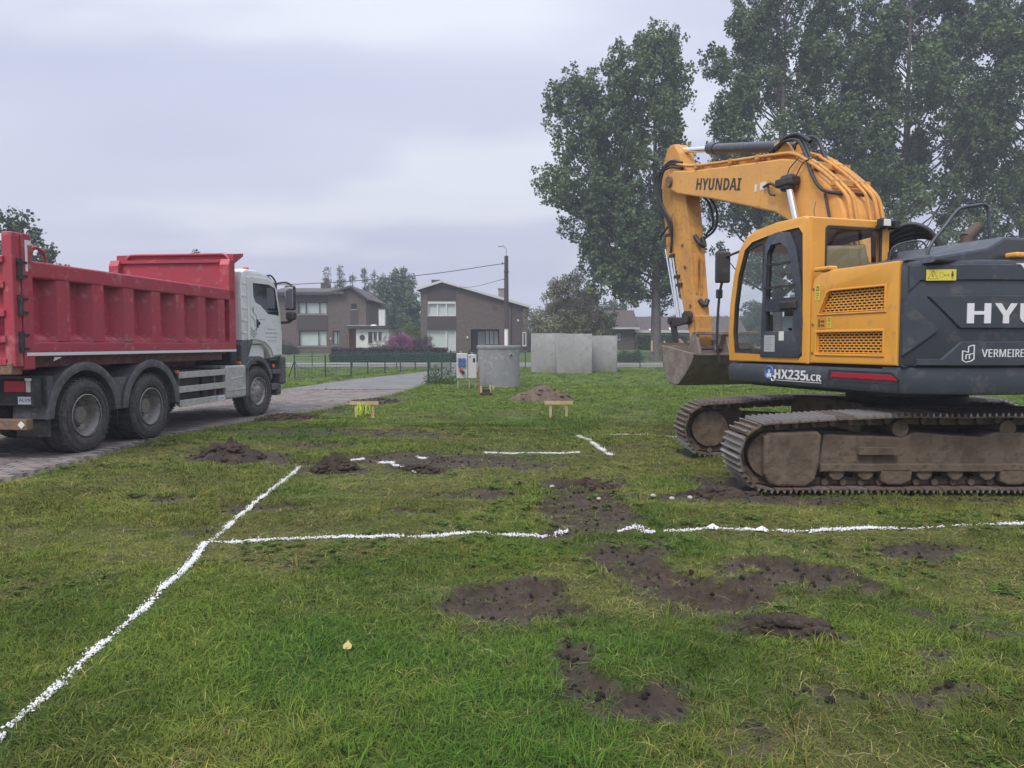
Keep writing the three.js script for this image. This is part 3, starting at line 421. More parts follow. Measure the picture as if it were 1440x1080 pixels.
// ---------------------------------------------------------------- tipper truck (local: x right, y up, z towards its tail)
function signTex(w, h, draw) { const c = document.createElement('canvas'); c.width = w; c.height = h; const x = c.getContext('2d'); draw(x, w, h); const t = new THREE.CanvasTexture(c); t.colorSpace = THREE.SRGBColorSpace; return t; }
function plateUV(g) { g.computeBoundingBox(); return g; }
function printed(name, tex, w, h, parent, pos, rot, rough = 0.5) { const g = new THREE.BoxGeometry(w, h, 0.004), m = new THREE.MeshStandardMaterial({ map: tex, roughness: rough }); const o = shade(new THREE.Mesh(g, m)); o.name = name; o.position.set(...pos); o.rotation.set(...rot); parent.add(o); return o; }
{
  const truck = thing('tipper_truck', 'white cab tipper truck with a red steel dump body on the paved lane', 'truck', [-7.19, 0, -10.6], -0.1227);
  const P = (n, l, m) => obj(n, l, m, truck);
  const sidePts = (x) => x; const r = rng(3);
  // --- dump body
  const body = (s) => { // one side wall, s = 1 right, -1 left
    const X = (v) => s * v, w = P('side_wall', [B(X(1.0), X(1.06), 1.36, 2.5, -4.2, 1.0)], M.red);
    obj('top_rail', prof([[-4.28, 2.36], [0.96, 2.36], [0.96, 2.575], [-4.28, 2.575]], X(1.0), X(1.252), 0.025), M.red, w);
    obj('bottom_rail', [prof([[-4.28, 1.415], [1.0, 1.415], [1.0, 1.545], [-4.28, 1.545]], X(1.06), X(1.25), 0.015)], M.red, w);
    // sloping ledge over the bottom rail
    const lg = new THREE.BufferGeometry(), lx = X(1.235), lx2 = X(1.058); lg.setAttribute('position', new THREE.Float32BufferAttribute([lx, 1.545, -4.05, lx, 1.545, 0.94, lx2, 1.66, -4.05, lx2, 1.66, 0.94, lx2, 1.54, -4.05, lx2, 1.54, 0.94], 3)); lg.setIndex([0, 1, 2, 2, 1, 3, 0, 4, 1, 1, 4, 5]); lg.computeVertexNormals(); obj('ledge', lg, M.red, w);
    for (let i = 0; i < 7; i++) { // pressed ribs, trapezoid in plan
      const z = 0.4 - i * 0.695, g = plan([[X(1.05), z + 0.23], [X(1.238), z + 0.12], [X(1.238), z - 0.12], [X(1.05), z - 0.23]], 1.56, 2.39, 0);
      obj('rib', g, M.red, w);
    }
    obj('front_post', prof([[-4.3, 1.415], [-4.06, 1.415], [-4.06, 3.05], [-4.12, 3.16], [-4.3, 3.16]], X(1.05), X(1.252), 0.015), M.red, w);
    obj('rear_post', prof([[0.95, 1.2], [1.12, 1.2], [1.12, 2.9], [0.99, 2.9], [0.95, 2.84]], X(1.03), X(1.255), 0.015), M.red, w);
    obj('reflective_strip', [B(X(1.252), X(1.256), 1.375, 1.415, -3.28, 1.09), B(X(1.252), X(1.256), 1.375, 1.415, -4.29, -3.34), B(X(1.2), X(1.252), 1.37, 1.415, -4.28, 1.09)], M.strip, w);
    obj('corner_mark', [B(X(1.256), X(1.259), 2.43, 2.82, 1.03, 1.07), B(X(1.256), X(1.259), 2.76, 2.82, 0.97, 1.03)], M.strip, w);
    return w;
  };
  const rightWall = body(1); body(-1);
  obj('latch_plate', tube([[1.2, 2.62, 0.93], [1.22, 2.75, 0.88], [1.22, 2.7, 0.72], [1.2, 2.58, 0.66]], 0.022, 16), M.red, rightWall);
  const al = (w, h, col = '#3f4f6a') => signTex(256, 96, (c, W, H) => { c.fillStyle = '#d9dcde'; c.fillRect(0, 0, W, H); c.fillStyle = col; c.font = 'bold 56px sans-serif'; c.textAlign = 'center'; c.fillText('ALUMAC', W / 2, 62, W - 20); c.fillStyle = '#9aa0a8'; c.fillRect(24, 74, W - 48, 5); });
  const alu = al();
  printed('maker_plate', alu, 0.26, 0.1, truck, [1.062, 1.74, -3.93], [0, Math.PI / 2, 0]);
  P('body_floor', [B(-1.1, 1.1, 1.33, 1.39, -4.2, 1.0), B(-1.05, -0.95, 1.2, 1.33, -4.1, 1.1), B(0.95, 1.05, 1.22, 1.33, -4.1, 1.0), B(-0.5, -0.38, 1.1, 1.33, -4.1, 1.1), B(0.38, 0.5, 1.1, 1.33, -4.1, 1.1)], M.redDull);
  const head = P('headboard', [B(-1.13, 1.08, 1.4, 3.12, -4.24, -4.19)], M.red);
  obj('top_pipe', tube([[-0.95, 3.1, -4.2], [-0.94, 3.2, -4.2], [-0.88, 3.25, -4.2], [-0.78, 3.26, -4.2], [-0.3, 3.26, -4.2], [0.3, 3.26, -4.2], [0.9, 3.26, -4.2], [1.08, 3.255, -4.2], [1.16, 3.2, -4.19], [1.2, 3.12, -4.18]], 0.028, 60), M.red, head);
  obj('rim_bar', [B(-1.2, 1.1, 3.1, 3.16, -4.3, -4.14), B(-1.2, -1.1, 1.4, 3.12, -4.3, -4.14)], M.red, head);
  obj('cab_shield', prof([[-4.24, 3.12], [-4.24, 3.27], [-4.66, 3.33], [-4.66, 3.27], [-4.32, 3.1]], -1.2, 1.25, 0.01), M.red, head);
  // load floor dirt seen over nothing from here, but there when looked into
  P('load_remains', [mv(new THREE.BoxGeometry(2.1, 0.05, 5.0), 0, 1.42, -1.6)], M.soil);
  const gate = P('tailgate', [B(-1.2, 1.2, 1.28, 2.62, 1.14, 1.2)], M.red);
  for (const y of [1.3, 1.58, 1.9, 2.25, 2.56]) obj('gate_rib', prof([[1.2, y - 0.06], [1.29, y - 0.035], [1.29, y + 0.035], [1.2, y + 0.06]], -1.15, 1.13, 0), M.red, gate);
  for (const s of [-1, 1]) obj('gate_post', R(s * 1.1, s * 1.24, 1.24, 2.9, 1.125, 1.26, 0.015), M.red, gate);
  for (const y of [1.55, 2.0, 2.45]) obj('hinge', [rod([1.25, y - 0.13, 1.16], [1.25, y + 0.13, 1.16], 0.035), B(1.2, 1.27, y - 0.1, y - 0.07, 1.05, 1.2), B(1.2, 1.27, y + 0.07, y + 0.1, 1.05, 1.2)], M.black, gate);
  obj('hinge_block', [R(0.95, 1.2, 1.14, 1.3, 1.1, 1.28, 0.02)], M.rust, gate);
  printed('gate_plate', alu, 0.3, 0.12, gate, [0.92, 2.22, 1.297], [0, 0, 0]);
  printed('reflector_plate', signTex(128, 64, (c, W, H) => { c.fillStyle = '#c89a2c'; c.fillRect(0, 0, W, H); c.fillStyle = '#c0343c'; for (let i = -1; i < 3; i++) { c.beginPath(); c.moveTo(i * 64, 0); c.lineTo(i * 64 + 32, 0); c.lineTo(i * 64 + 64, H); c.lineTo(i * 64 + 32, H); c.fill(); } }), 0.5, 0.14, gate, [0.8, 1.74, 1.294], [0, 0, 0]);
  // --- chassis
  P('chassis_frame', [B(0.34, 0.46, 0.78, 1.1, -6.3, 1.1), B(-0.46, -0.34, 0.78, 1.1, -6.3, 1.1), B(-0.34, 0.34, 0.8, 1.0, 0.95, 1.08), B(-0.34, 0.34, 0.82, 1.0, -2.4, -2.25), B(-0.34, 0.34, 0.82, 1.0, -4.4, -4.2)], M.black);
  P('tipping_ram', [rod([0, 0.7, -3.9], [0, 1.35, -3.95], 0.14, 0.14, 16)], M.black);
  P('axle_beam', [rod([-0.9, 0.52, 0], [0.9, 0.52, 0], 0.11), rod([-0.9, 0.52, -1.5], [0.9, 0.52, -1.5], 0.11), rod([-0.9, 0.5, -5.3], [0.9, 0.5, -5.3], 0.09), mv(new THREE.SphereGeometry(0.26, 16, 12), 0, 0.55, 0), mv(new THREE.SphereGeometry(0.26, 16, 12), 0, 0.55, -1.5)], M.black);
  // --- wheels
  const tyreP = (w) => [[0.29, -w / 2 + 0.02], [0.36, -w / 2], [0.45, -w / 2 + 0.005], [0.505, -w / 2 + 0.035], [0.52, -w / 2 + 0.06], [0.525, 0], [0.52, w / 2 - 0.06], [0.505, w / 2 - 0.035], [0.45, w / 2 - 0.005], [0.36, w / 2], [0.29, w / 2 - 0.02], [0.29, -w / 2 + 0.02]];
  function tyreGeo(w) { const g = [wheelLathe(tyreP(w), 48)]; for (let i = 0; i < 40; i++) { const a = i / 40 * Math.PI * 2; for (const s of [-1, 1]) g.push(new THREE.BoxGeometry(w * 0.36, 0.012, 0.055).translate(s * w * 0.25, 0.523, 0).rotateX(a + s * 0.03)); } for (const s of [-1, 1]) for (const rr of [0.4, 0.485]) g.push(new THREE.TorusGeometry(rr, 0.005, 4, 48).rotateY(Math.PI / 2).translate(s * (w / 2 - (rr > 0.45 ? 0.022 : -0.002)), 0, 0)); return g; }
  const tyre3 = geo(tyreGeo(0.315)), rearRim = geo(wheelLathe([[0.285, 0.15], [0.3, 0.155], [0.3, 0.13], [0.275, 0.12], [0.265, 0.0], [0.25, -0.09], [0.1, -0.1], [0.1, -0.12], [0.27, -0.12], [0.3, -0.13]], 40)), rearHub = geo([wheelLathe([[0.0, 0.06], [0.1, 0.06], [0.125, 0.045], [0.13, -0.1], [0.22, -0.088], [0.22, -0.1]], 24), ...Array.from({ length: 10 }, (_, i) => rod([-0.1, 0.205 * Math.cos(i * 0.628), 0.205 * Math.sin(i * 0.628)], [-0.06, 0.205 * Math.cos(i * 0.628), 0.205 * Math.sin(i * 0.628)], 0.017, 0.015, 6))]);
  const frontRim = geo(wheelLathe([[0.285, 0.15], [0.3, 0.155], [0.3, 0.13], [0.275, 0.115], [0.255, 0.07], [0.235, 0.1], [0.2, 0.115], [0.13, 0.115], [0.12, 0.09]], 40)), frontHub = geo([wheelLathe([[0, 0.16], [0.07, 0.16], [0.1, 0.14], [0.115, 0.122], [0.2, 0.118], [0.2, 0.1]], 24), ...Array.from({ length: 10 }, (_, i) => rod([0.11, 0.175 * Math.cos(i * 0.628), 0.175 * Math.sin(i * 0.628)], [0.15, 0.175 * Math.cos(i * 0.628), 0.175 * Math.sin(i * 0.628)], 0.02, 0.016, 6))]);
  function wheel(x, z, front, turn = 0) {
    const w = new THREE.Group(); w.name = 'wheel'; w.position.set(x, 0.525, z); if (x < 0) w.rotation.y = Math.PI; w.rotation.y += turn; truck.add(w);
    const put = (n, g, m, dx = 0) => { const o = shade(new THREE.Mesh(g, m)); o.name = n; o.position.x = dx; w.add(o); };
    put('tyre', tyre3, M.rubber); put('rim', front ? frontRim : rearRim, M.rim); put('hub', front ? frontHub : rearHub, front ? M.rim : M.hub); if (!front) put('tyre', tyre3, M.rubber, -0.335);
  }
  for (const s of [-1, 1]) { wheel(s * 1.085, 0, false); wheel(s * 1.085, -1.5, false); wheel(s * 1.07, -5.3, true, s > 0 ? -0.12 : -0.12); }
  // --- mudguards
  const arch = (z, a0, a1, r0, r1, x0, x1, y = 0.525) => { const o = [], n = 18; for (let i = 0; i <= n; i++) { const a = lerp(a0, a1, i / n); o.push([z + r1 * Math.cos(a), y + r1 * Math.sin(a)]); } for (let i = n; i >= 0; i--) { const a = lerp(a0, a1, i / n); o.push([z + r0 * Math.cos(a), y + r0 * Math.sin(a)]); } return prof(o, x0, x1, 0.008, [], 0.7); };
  for (const s of [-1, 1]) {
    const X = (v) => s * v;
    P('mudguard', [arch(0.02, 0.02, Math.PI - 0.05, 0.655, 0.7, X(0.7), X(1.24)), arch(0.02, 0.02, Math.PI - 0.05, 0.63, 0.75, X(1.215), X(1.255)), B(X(0.62), X(1.22), 0.75, 1.1, 0.62, 0.72)], M.plastic);
    P('mudguard', [arch(-1.53, 0.05, Math.PI - 0.02, 0.655, 0.7, X(0.7), X(1.24)), arch(-1.53, 0.05, Math.PI - 0.02, 0.63, 0.75, X(1.215), X(1.255)), prof([[-0.84, 0.55], [-0.62, 0.55], [-0.5, 1.02], [-0.98, 1.02]], X(0.75), X(1.2), 0.01)], M.plastic);
    P('mudflap', B(X(0.72), X(1.2), 0.3, 0.78, 0.66, 0.675), M.black); P('mudflap', B(X(0.75), X(1.18), 0.32, 0.58, -0.74, -0.725), M.black);
  }
  // --- tail: light panel, bar
  const lp = P('light_panel', [R(-1.2, 1.2, 0.72, 1.1, 0.76, 0.82, 0.01), B(0.42, 1.2, 1.08, 1.11, 0.76, 0.95), B(1.17, 1.2, 0.72, 1.1, 0.76, 0.95)], M.black);
  obj('tail_light', [R(0.72, 1.02, 0.9, 1.05, 0.82, 0.87, 0.012)], M.redLens, lp); obj('tail_light', [R(1.03, 1.13, 0.9, 1.05, 0.82, 0.87, 0.012)], M.clearLens, lp); obj('tail_light', [R(-1.1, -0.72, 0.9, 1.05, 0.82, 0.87, 0.012)], M.redLens, lp);
  obj('marker', [B(1.1, 1.19, 1.055, 1.085, 0.955, 0.96)], M.strip, lp);
  printed('maker_plate', alu, 0.3, 0.1, lp, [1.03, 0.79, 0.824], [0, 0, 0]);
  const bump = P('rear_underrun_bar', [R(-1.1, 1.12, 0.42, 0.56, 0.86, 0.98, 0.015), B(0.4, 0.48, 0.5, 0.85, 0.8, 0.9), B(-0.48, -0.4, 0.5, 0.85, 0.8, 0.9)], M.rust);
  obj('reflector', mv(new THREE.BoxGeometry(0.07, 0.07, 0.006), 1.05, 0.49, 0.984, 0, 0, Math.PI / 4), M.strip, bump);
  P('coupling', [R(-0.12, 0.12, 0.62, 0.86, 0.9, 1.15, 0.03)], M.black);
  P('loose_plastic', face([[0, 0], [0.16, 0.05], [0.02, 0.05]], 0, 0.01).rotateY(Math.PI / 2).translate(1.22, 1.3, 0.6), M.strip);
  // --- side guards and boxes
  for (const s of [1, -1]) {
    const X = (v) => s * v, sg = P('side_guard', [B(X(1.14), X(1.17), 0.46, 1.04, -2.42, -2.36), B(X(1.14), X(1.17), 0.46, 1.04, -3.62, -3.56), B(X(1.14), X(1.17), 0.46, 1.04, -3.92, -3.88), B(X(1.12), X(1.15), 0.7, 0.76, -3.9, -2.38)], M.plastic);
    for (const y of [0.985, 0.735, 0.495]) obj('rail', R(X(1.17), X(1.21), y - 0.056, y + 0.056, -3.93, -2.35, 0.008), M.alu, sg);
    P('battery_box', [R(X(0.5), X(1.1), 0.5, 0.95, -3.2, -2.5, 0.03), R(X(0.5), X(1.1), 0.48, 0.98, -3.9, -3.3, 0.05), B(X(0.46), X(1.12), 0.98, 1.06, -3.9, -2.4)], M.black);
    P('fuel_tank', [R(X(0.55), X(1.225), 0.45, 1.1, -4.74, -3.95, 0.05)], M.alu);
    obj('tank_pressing', [R(X(1.215), X(1.235), 0.6, 0.64, -4.7, -4.0, 0.008), mv(R(-0.008, 0.012, -0.015, 0.015, -0.25, 0.25, 0.008), X(1.222), 0.85, -4.35, 0.08)], M.alu, truck);
    P('tank_step', [R(X(0.9), X(1.2), 0.45, 1.05, -4.9, -4.75, 0.02)], M.plastic);
  }
  printed('maker_plate', alu, 0.24, 0.08, truck, [1.213, 0.49, -3.75], [0, Math.PI / 2, 0]);
  P('side_marker', R(1.17, 1.22, 1.02, 1.07, -2.33, -2.27, 0.01), M.orangeLens); P('side_marker', R(1.1, 1.18, 1.12, 1.17, -4.62, -4.56, 0.01), M.orangeLens);
  P('air_filter', [R(0.3, 1.1, 1.1, 1.5, -4.75, -4.4, 0.06), rod([0.6, 1.0, -4.5], [0.6, 2.6, -4.5], 0.09, 0.09, 12), R(-1.0, 0.2, 1.0, 1.4, -4.7, -4.4, 0.05)], M.black);
  // --- cab
  const outline = [[-4.78, 1.5], [-4.74, 2.8], [-4.82, 2.98], [-5.0, 3.06], [-5.5, 3.07], [-5.95, 3.03], [-6.3, 2.92], [-6.42, 2.72], [-6.6, 2.15], [-6.67, 1.6], [-6.67, 1.24], [-6.1, 1.2], [-5.97, 1.36], [-5.7, 1.52]];
  const cab = P('cab', [prof(outline, -1.14, 1.14, 0.07, [], 0.5), B(-1.05, 1.05, 1.1, 1.5, -5.9, -4.85)], M.white);
  for (const s of [1, -1]) {
    const X = (v) => s * v;
    obj('rear_quarter', [R(X(1.13), X(1.165), 1.55, 2.9, -5.08, -4.98, 0.012), ...[1.75, 2.0, 2.25, 2.5, 2.75].map((y) => R(X(1.13), X(1.15), y - 0.02, y + 0.02, -4.98, -4.8, 0.008))], M.white, cab);
    const win = [[-5.2, 2.8], [-5.22, 2.5], [-5.32, 2.38], [-5.55, 2.33], [-5.9, 2.16], [-6.46, 2.14], [-6.42, 2.3], [-6.28, 2.76], [-5.95, 2.82]];
    const door = obj('door', prof([[-5.1, 2.92], [-5.1, 1.62], [-5.45, 1.6], [-5.75, 1.56], [-6.05, 1.4], [-6.15, 1.26], [-6.58, 1.28], [-6.6, 1.7], [-6.53, 2.15], [-6.36, 2.72], [-6.22, 2.87], [-5.9, 2.93]], X(1.135), X(1.165), 0.01, [win]), M.white, cab);
    obj('side_window', prof(win, X(1.139), X(1.147), 0), M.darkglass, cab);
    obj('window_frame', prof(win, X(1.14), X(1.158), 0, [win.map(([z, y]) => [lerp(z, -5.8, 0.035), lerp(y, 2.52, 0.07)])]), M.black, cab);
    obj('door_handle', [R(X(1.15), X(1.172), 1.86, 2.04, -5.44, -5.34, 0.01), R(X(1.165), X(1.18), 1.92, 1.99, -5.5, -5.36, 0.006)], M.black, cab);
    obj('wheel_arch', [arch(-5.32, 0.3, Math.PI - 0.35, 0.64, 0.74, X(0.75), X(1.2)), prof([[-4.8, 0.95], [-4.66, 0.95], [-4.66, 1.5], [-4.75, 1.6], [-5.2, 1.62], [-5.0, 1.3]], X(0.8), X(1.17), 0.02)], M.plastic, cab);
    obj('mirror', [R(X(1.24), X(1.48), 2.28, 2.84, -6.7, -6.56, 0.05), R(X(1.26), X(1.48), 2.06, 2.25, -6.72, -6.56, 0.05), tube([[X(1.12), 2.86, -6.35], [X(1.3), 2.9, -6.6], [X(1.39), 2.84, -6.66]], 0.022, 12), tube([[X(1.13), 2.0, -6.58], [X(1.3), 2.02, -6.66], [X(1.39), 2.08, -6.66]], 0.035, 12)], M.black, cab);
    obj('mirror_glass', [R(X(1.265), X(1.455), 2.32, 2.79, -6.563, -6.552, 0.004)], M.chrome, cab);
    obj('entry_step', [R(X(0.9), X(1.16), 0.5, 0.64, -6.45, -6.05, 0.02), R(X(0.9), X(1.17), 0.85, 0.95, -6.5, -6.08, 0.02), B(X(0.9), X(0.95), 0.5, 1.25, -6.45, -6.05)], M.plastic, cab);
    obj('indicator', R(X(1.14), X(1.18), 1.0, 1.07, -6.16, -6.08, 0.012), M.orangeLens, cab);
  }
  obj('windscreen', [face(rect(-1.0, 1.0, 0, 0.72), 0, 0.012).rotateX(0.22).translate(0, 2.12, -6.62)], M.darkglass, cab);
  obj('front_grille', [B(-0.95, 0.95, 1.3, 1.95, -6.7, -6.66)], M.black, cab);
  obj('sun_visor', [prof([[-6.2, 3.02], [-6.55, 2.88], [-6.6, 2.8], [-6.56, 2.79], [-6.28, 2.93]], -1.05, 1.05, 0.005)], M.darkglass, cab);
  obj('visor_bracket', [tube([[1.08, 3.0, -6.0], [1.08, 3.03, -6.25], [1.08, 2.9, -6.5], [1.08, 2.75, -6.52]], 0.02, 14)], M.black, cab);
  obj('beacon', [rod([0.75, 3.05, -5.75], [0.75, 3.17, -5.75], 0.07, 0.06, 14)], M.orangeLens, cab);
  obj('bumper', [R(-1.18, 1.18, 0.6, 1.24, -6.78, -6.5, 0.06), R(-1.1, 1.1, 0.36, 0.6, -6.68, -6.45, 0.05), B(-1.1, 1.1, 1.15, 1.25, -6.7, -6.1)], M.plastic, cab);
  // line emblem and print on the door
  const lines = [[[-5.33, 2.1], [-5.2, 2.18]], [[-5.33, 2.1], [-5.33, 1.8]], [[-5.33, 1.8], [-5.2, 1.71]], [[-5.2, 1.71], [-5.07, 1.8]], [[-5.33, 1.74], [-5.2, 1.65]], [[-5.2, 1.65], [-5.07, 1.74]], [[-5.33, 1.86], [-5.2, 1.77]], [[-5.2, 1.77], [-5.07, 1.86]], [[-5.26, 2.0], [-5.1, 2.1]], [[-5.26, 2.0], [-5.26, 1.88]], [[-5.2, 2.18], [-5.12, 2.28]], [[-5.2, 2.3], [-5.2, 2.18]]];
  obj('emblem', lines.map(([a, b]) => bar([1.167, a[1], a[0] - 0.02], [1.167, b[1], b[0] - 0.02], 0.006, 0.014)), std([0.16, 0.18, 0.2], 0.5), cab);
  obj('door_print', [[2.03, -5.5, -5.75, 0.022], [1.83, -5.84, -6.3, 0.02], [1.745, -5.74, -6.34, 0.03], [1.66, -5.76, -6.34, 0.02], [1.58, -5.84, -6.3, 0.016]].flatMap(([y, z0, z1, h], i) => { const o = [], q = rng(40 + i); let z = z0; while (z > z1) { const w = 0.02 + 0.035 * q(); o.push(B(1.164, 1.1675, y, y + h * (0.7 + 0.3 * q()), z - w, z)); z -= w + 0.012 + 0.012 * q(); } return o; }), std([0.3, 0.31, 0.32], 0.6), cab).userData.kind = 'stuff';
}
// ---------------------------------------------------------------- crawler excavator
{
  const ex = thing('crawler_excavator', 'yellow and dark grey crawler excavator with wide ditching bucket, boom swung away', 'excavator', [4.75, 0, -9.0]);
  const SW = 18 * Math.PI / 180; // the upper works are slewed against the tracks
  const U = (n, l, m, parent) => { const o = obj(n, l, m, parent ?? ex); if (!parent) o.rotation.y = SW; return o; };
  const P = (n, l, m, parent) => obj(n, l, m, parent ?? ex);
  // --- undercarriage: tracks run along x
  const path = []; // closed centre line of the shoe plates
  { const a = [-2.1, 0.385, 0.335], b = [1.75, 0.4, 0.35], arc = (c, t0, t1, n) => { for (let i = 0; i <= n; i++) { const t = lerp(t0, t1, i / n); path.push([c[0] + c[2] * Math.cos(t), c[1] + c[2] * Math.sin(t)]); } };
    arc(b, -Math.PI / 2, Math.PI / 2 + 0.03, 24); for (const p of [[1.2, 0.768], [0.33, 0.79], [-0.2, 0.782], [-0.77, 0.79], [-1.4, 0.765]]) path.push(p); arc(a, Math.PI / 2 + 0.04, Math.PI * 1.5, 24); }
  const acc = [0]; for (let i = 1; i <= path.length; i++) { const p = path[i - 1], q = path[i % path.length]; acc.push(acc[i - 1] + Math.hypot(q[0] - p[0], q[1] - p[1])); }
  const along = (s) => { s = ((s % acc[path.length]) + acc[path.length]) % acc[path.length]; let i = 1; while (acc[i] < s) i++; const p = path[i - 1], q = path[i % path.length], t = (s - acc[i - 1]) / (acc[i] - acc[i - 1]); return [lerp(p[0], q[0], t), lerp(p[1], q[1], t), Math.atan2(q[1] - p[1], q[0] - p[0])]; };
  const N = Math.round(acc[path.length] / 0.19), pitch = acc[path.length] / N;
  const grouser = (x) => face([[x - 0.016, 0], [x + 0.016, 0], [x + 0.006, -0.032], [x - 0.006, -0.032]], -0.298, 0.298);
  const shoeG = boxUV(mergeGeometries([plain(new THREE.BoxGeometry(pitch - 0.012, 0.016, 0.6)), mergeGeometries([-0.062, 0.005, 0.072].map((x) => plain(grouser(x).translate(0, -0.008, 0))))], true));
  const shoeMats = [[M.shoe, M.grouser], [M.mud, M.grouser], [M.mud, M.shoe]];
  for (const zc of [1.195, -1.195]) {
    const tr = new THREE.Group(); tr.name = 'track'; tr.position.set(0, 0, zc); ex.add(tr); const links = [], r = rng(zc > 0 ? 5 : 6), out = Math.sign(zc);
    for (let i = 0; i < N; i++) {
      const [x, y, a] = along(i * pitch + 0.05), m = shade(new THREE.Mesh(shoeG, shoeMats[Math.floor(r() * 3)])); m.name = i ? 'shoe_' + String(i).padStart(3, '0') : 'shoe'; m.position.set(x, y, 0); m.rotation.z = a; tr.add(m);
      for (const s of [-1, 1]) links.push(mv(new RoundedBoxGeometry(0.17, 0.085, 0.05, 1, 0.015).translate(0, 0.055, 0), x, y, s * 0.09, 0, 0, a), mv(new THREE.CylinderGeometry(0.035, 0.035, 0.06, 10).rotateX(Math.PI / 2).translate(0.09, 0.05, 0), x, y, s * 0.13, 0, 0, a));
    }
    obj('chain', links, M.mud, tr);
    obj('track_frame', [face([[-1.62, 0.24], [1.5, 0.24], [1.5, 0.55], [1.2, 0.6], [0.2, 0.62], [0.05, 0.57], [-0.62, 0.62], [-0.75, 0.57], [-1.55, 0.6]], -0.18, 0.2, 0.02), face([[-1.6, 0.22], [1.5, 0.22], [1.5, 0.3], [-1.6, 0.3]], -0.22, 0.235, 0.01), B(-1.22, -0.83, 0.4, 0.47, 0.2 * out - 0.06, 0.2 * out + 0.07)], M.mud, tr);
    obj('drive_cover', face([[-2.18, 0.2], [-2.12, 0.1], [-2.02, 0.07], [-1.75, 0.07], [-1.66, 0.14], [-1.62, 0.3], [-1.6, 0.6], [-1.64, 0.635], [-2.14, 0.62], [-2.19, 0.58]], out > 0 ? 0.0 : -0.26, out > 0 ? 0.26 : 0.0, 0.025), M.mud, tr);
    obj('sprocket', [new THREE.CylinderGeometry(0.29, 0.29, 0.1, 28).rotateX(Math.PI / 2).translate(-2.1, 0.385, 0), new THREE.CylinderGeometry(0.24, 0.27, 0.34, 28).rotateX(Math.PI / 2).translate(-2.08, 0.385, 0)], M.mud, tr);
    obj('idler', [new THREE.CylinderGeometry(0.3, 0.3, 0.14, 28).rotateX(Math.PI / 2).translate(1.75, 0.4, 0), new THREE.CylinderGeometry(0.12, 0.12, 0.4, 18).rotateX(Math.PI / 2).translate(1.75, 0.4, 0)], M.mud, tr);
    for (const x of [-1.42, -1.12, -0.52, -0.2, 0.13, 0.68, 1.0, 1.3]) obj('track_roller', [new THREE.CylinderGeometry(0.095, 0.095, 0.24, 18).rotateX(Math.PI / 2).translate(x, 0.2, 0), face([[x - 0.09, 0.245], [x - 0.075, 0.17], [x - 0.03, 0.13], [x + 0.03, 0.13], [x + 0.075, 0.17], [x + 0.09, 0.245]], out * 0.12, out * 0.21, 0.012)], M.mud, tr);
    for (const x of [-0.82, 0.4]) obj('roller_guard', face([[x - 0.16, 0.25], [x - 0.15, 0.12], [x - 0.08, 0.085], [x + 0.06, 0.085], [x + 0.15, 0.13], [x + 0.17, 0.25]], out * 0.12, out * 0.235, 0.015), M.mud, tr);
    for (const x of [-0.77, 0.33]) obj('carrier_roller', [new THREE.CylinderGeometry(0.085, 0.085, 0.34, 18).rotateX(Math.PI / 2).translate(x, 0.66, out * 0.02), B(x - 0.05, x + 0.05, 0.56, 0.66, -0.1, 0.02)], M.mud, tr);
  }
  P('centre_frame', [plan([[-0.75, -1.0], [-0.35, -0.72], [0.35, -0.72], [0.75, -1.0], [1.0, -1.0], [0.72, -0.4], [0.72, 0.4], [1.0, 1.0], [0.75, 1.0], [0.35, 0.72], [-0.35, 0.72], [-0.75, 1.0], [-1.0, 1.0], [-0.72, 0.4], [-0.72, -0.4], [-1.0, -1.0]], 0.48, 0.84, 0.03)], M.mud);
  P('slew_ring', [new THREE.CylinderGeometry(0.66, 0.66, 0.1, 40).translate(0, 0.88, 0), new THREE.CylinderGeometry(0.6, 0.6, 0.14, 40).translate(0, 0.97, 0)], M.black);
  // --- deck (upper works: x right, z towards the tail)
  const deck = U('deck', [plan([[-1.45, -1.42], [-1.43, -1.55], [-1.34, -1.62], [-0.36, -1.62], [-0.34, -0.9], [0.36, -0.9], [0.38, -1.6], [1.36, -1.6], [1.45, -1.5], [1.45, 1.31], [-1.45, 1.31]], 1.02, 1.29, 0.06, 0.5)], M.slate);
  obj('belly_plate', [plan([[-1.2, -1.35], [1.2, -1.35], [1.25, 1.1], [-1.25, 1.1]], 0.985, 1.03, 0)], M.black, deck);
  obj('reflector', prof([[0.4, 1.165], [1.31, 1.165], [1.24, 1.215], [0.43, 1.215]], -1.458, -1.448, 0), M.redRefl, deck);
  obj('reflector_surround', prof([[0.34, 1.12], [1.3, 1.12], [1.33, 1.18], [1.24, 1.245], [0.36, 1.245]], -1.4535, -1.44, 0, [[[0.38, 1.15], [1.3, 1.15], [1.28, 1.19], [1.22, 1.228], [0.4, 1.228]]]), M.black, deck);
  const onLeft = (g, x, y, z, tilt = 0) => g.rotateZ(tilt).rotateY(-Math.PI / 2).translate(x, y, z);
  obj('lettering', [onLeft(letters('HX235', 0.56, 0.115, 0.005), -1.45, 1.105, -0.56), onLeft(letters('LCR', 0.24, 0.075, 0.005), -1.45, 1.105, 0.01), B(-1.455, -1.449, 1.085, 1.091, -0.56, 0.25)], M.letterWhite, deck);
  obj('badge', [onLeft(new THREE.TorusGeometry(0.075, 0.012, 8, 28), -1.452, 1.175, -0.66), onLeft(new THREE.CylinderGeometry(0.066, 0.066, 0.006, 24).rotateX(Math.PI / 2), -1.45, 1.175, -0.66)], std([0.08, 0.17, 0.42], 0.4), deck);
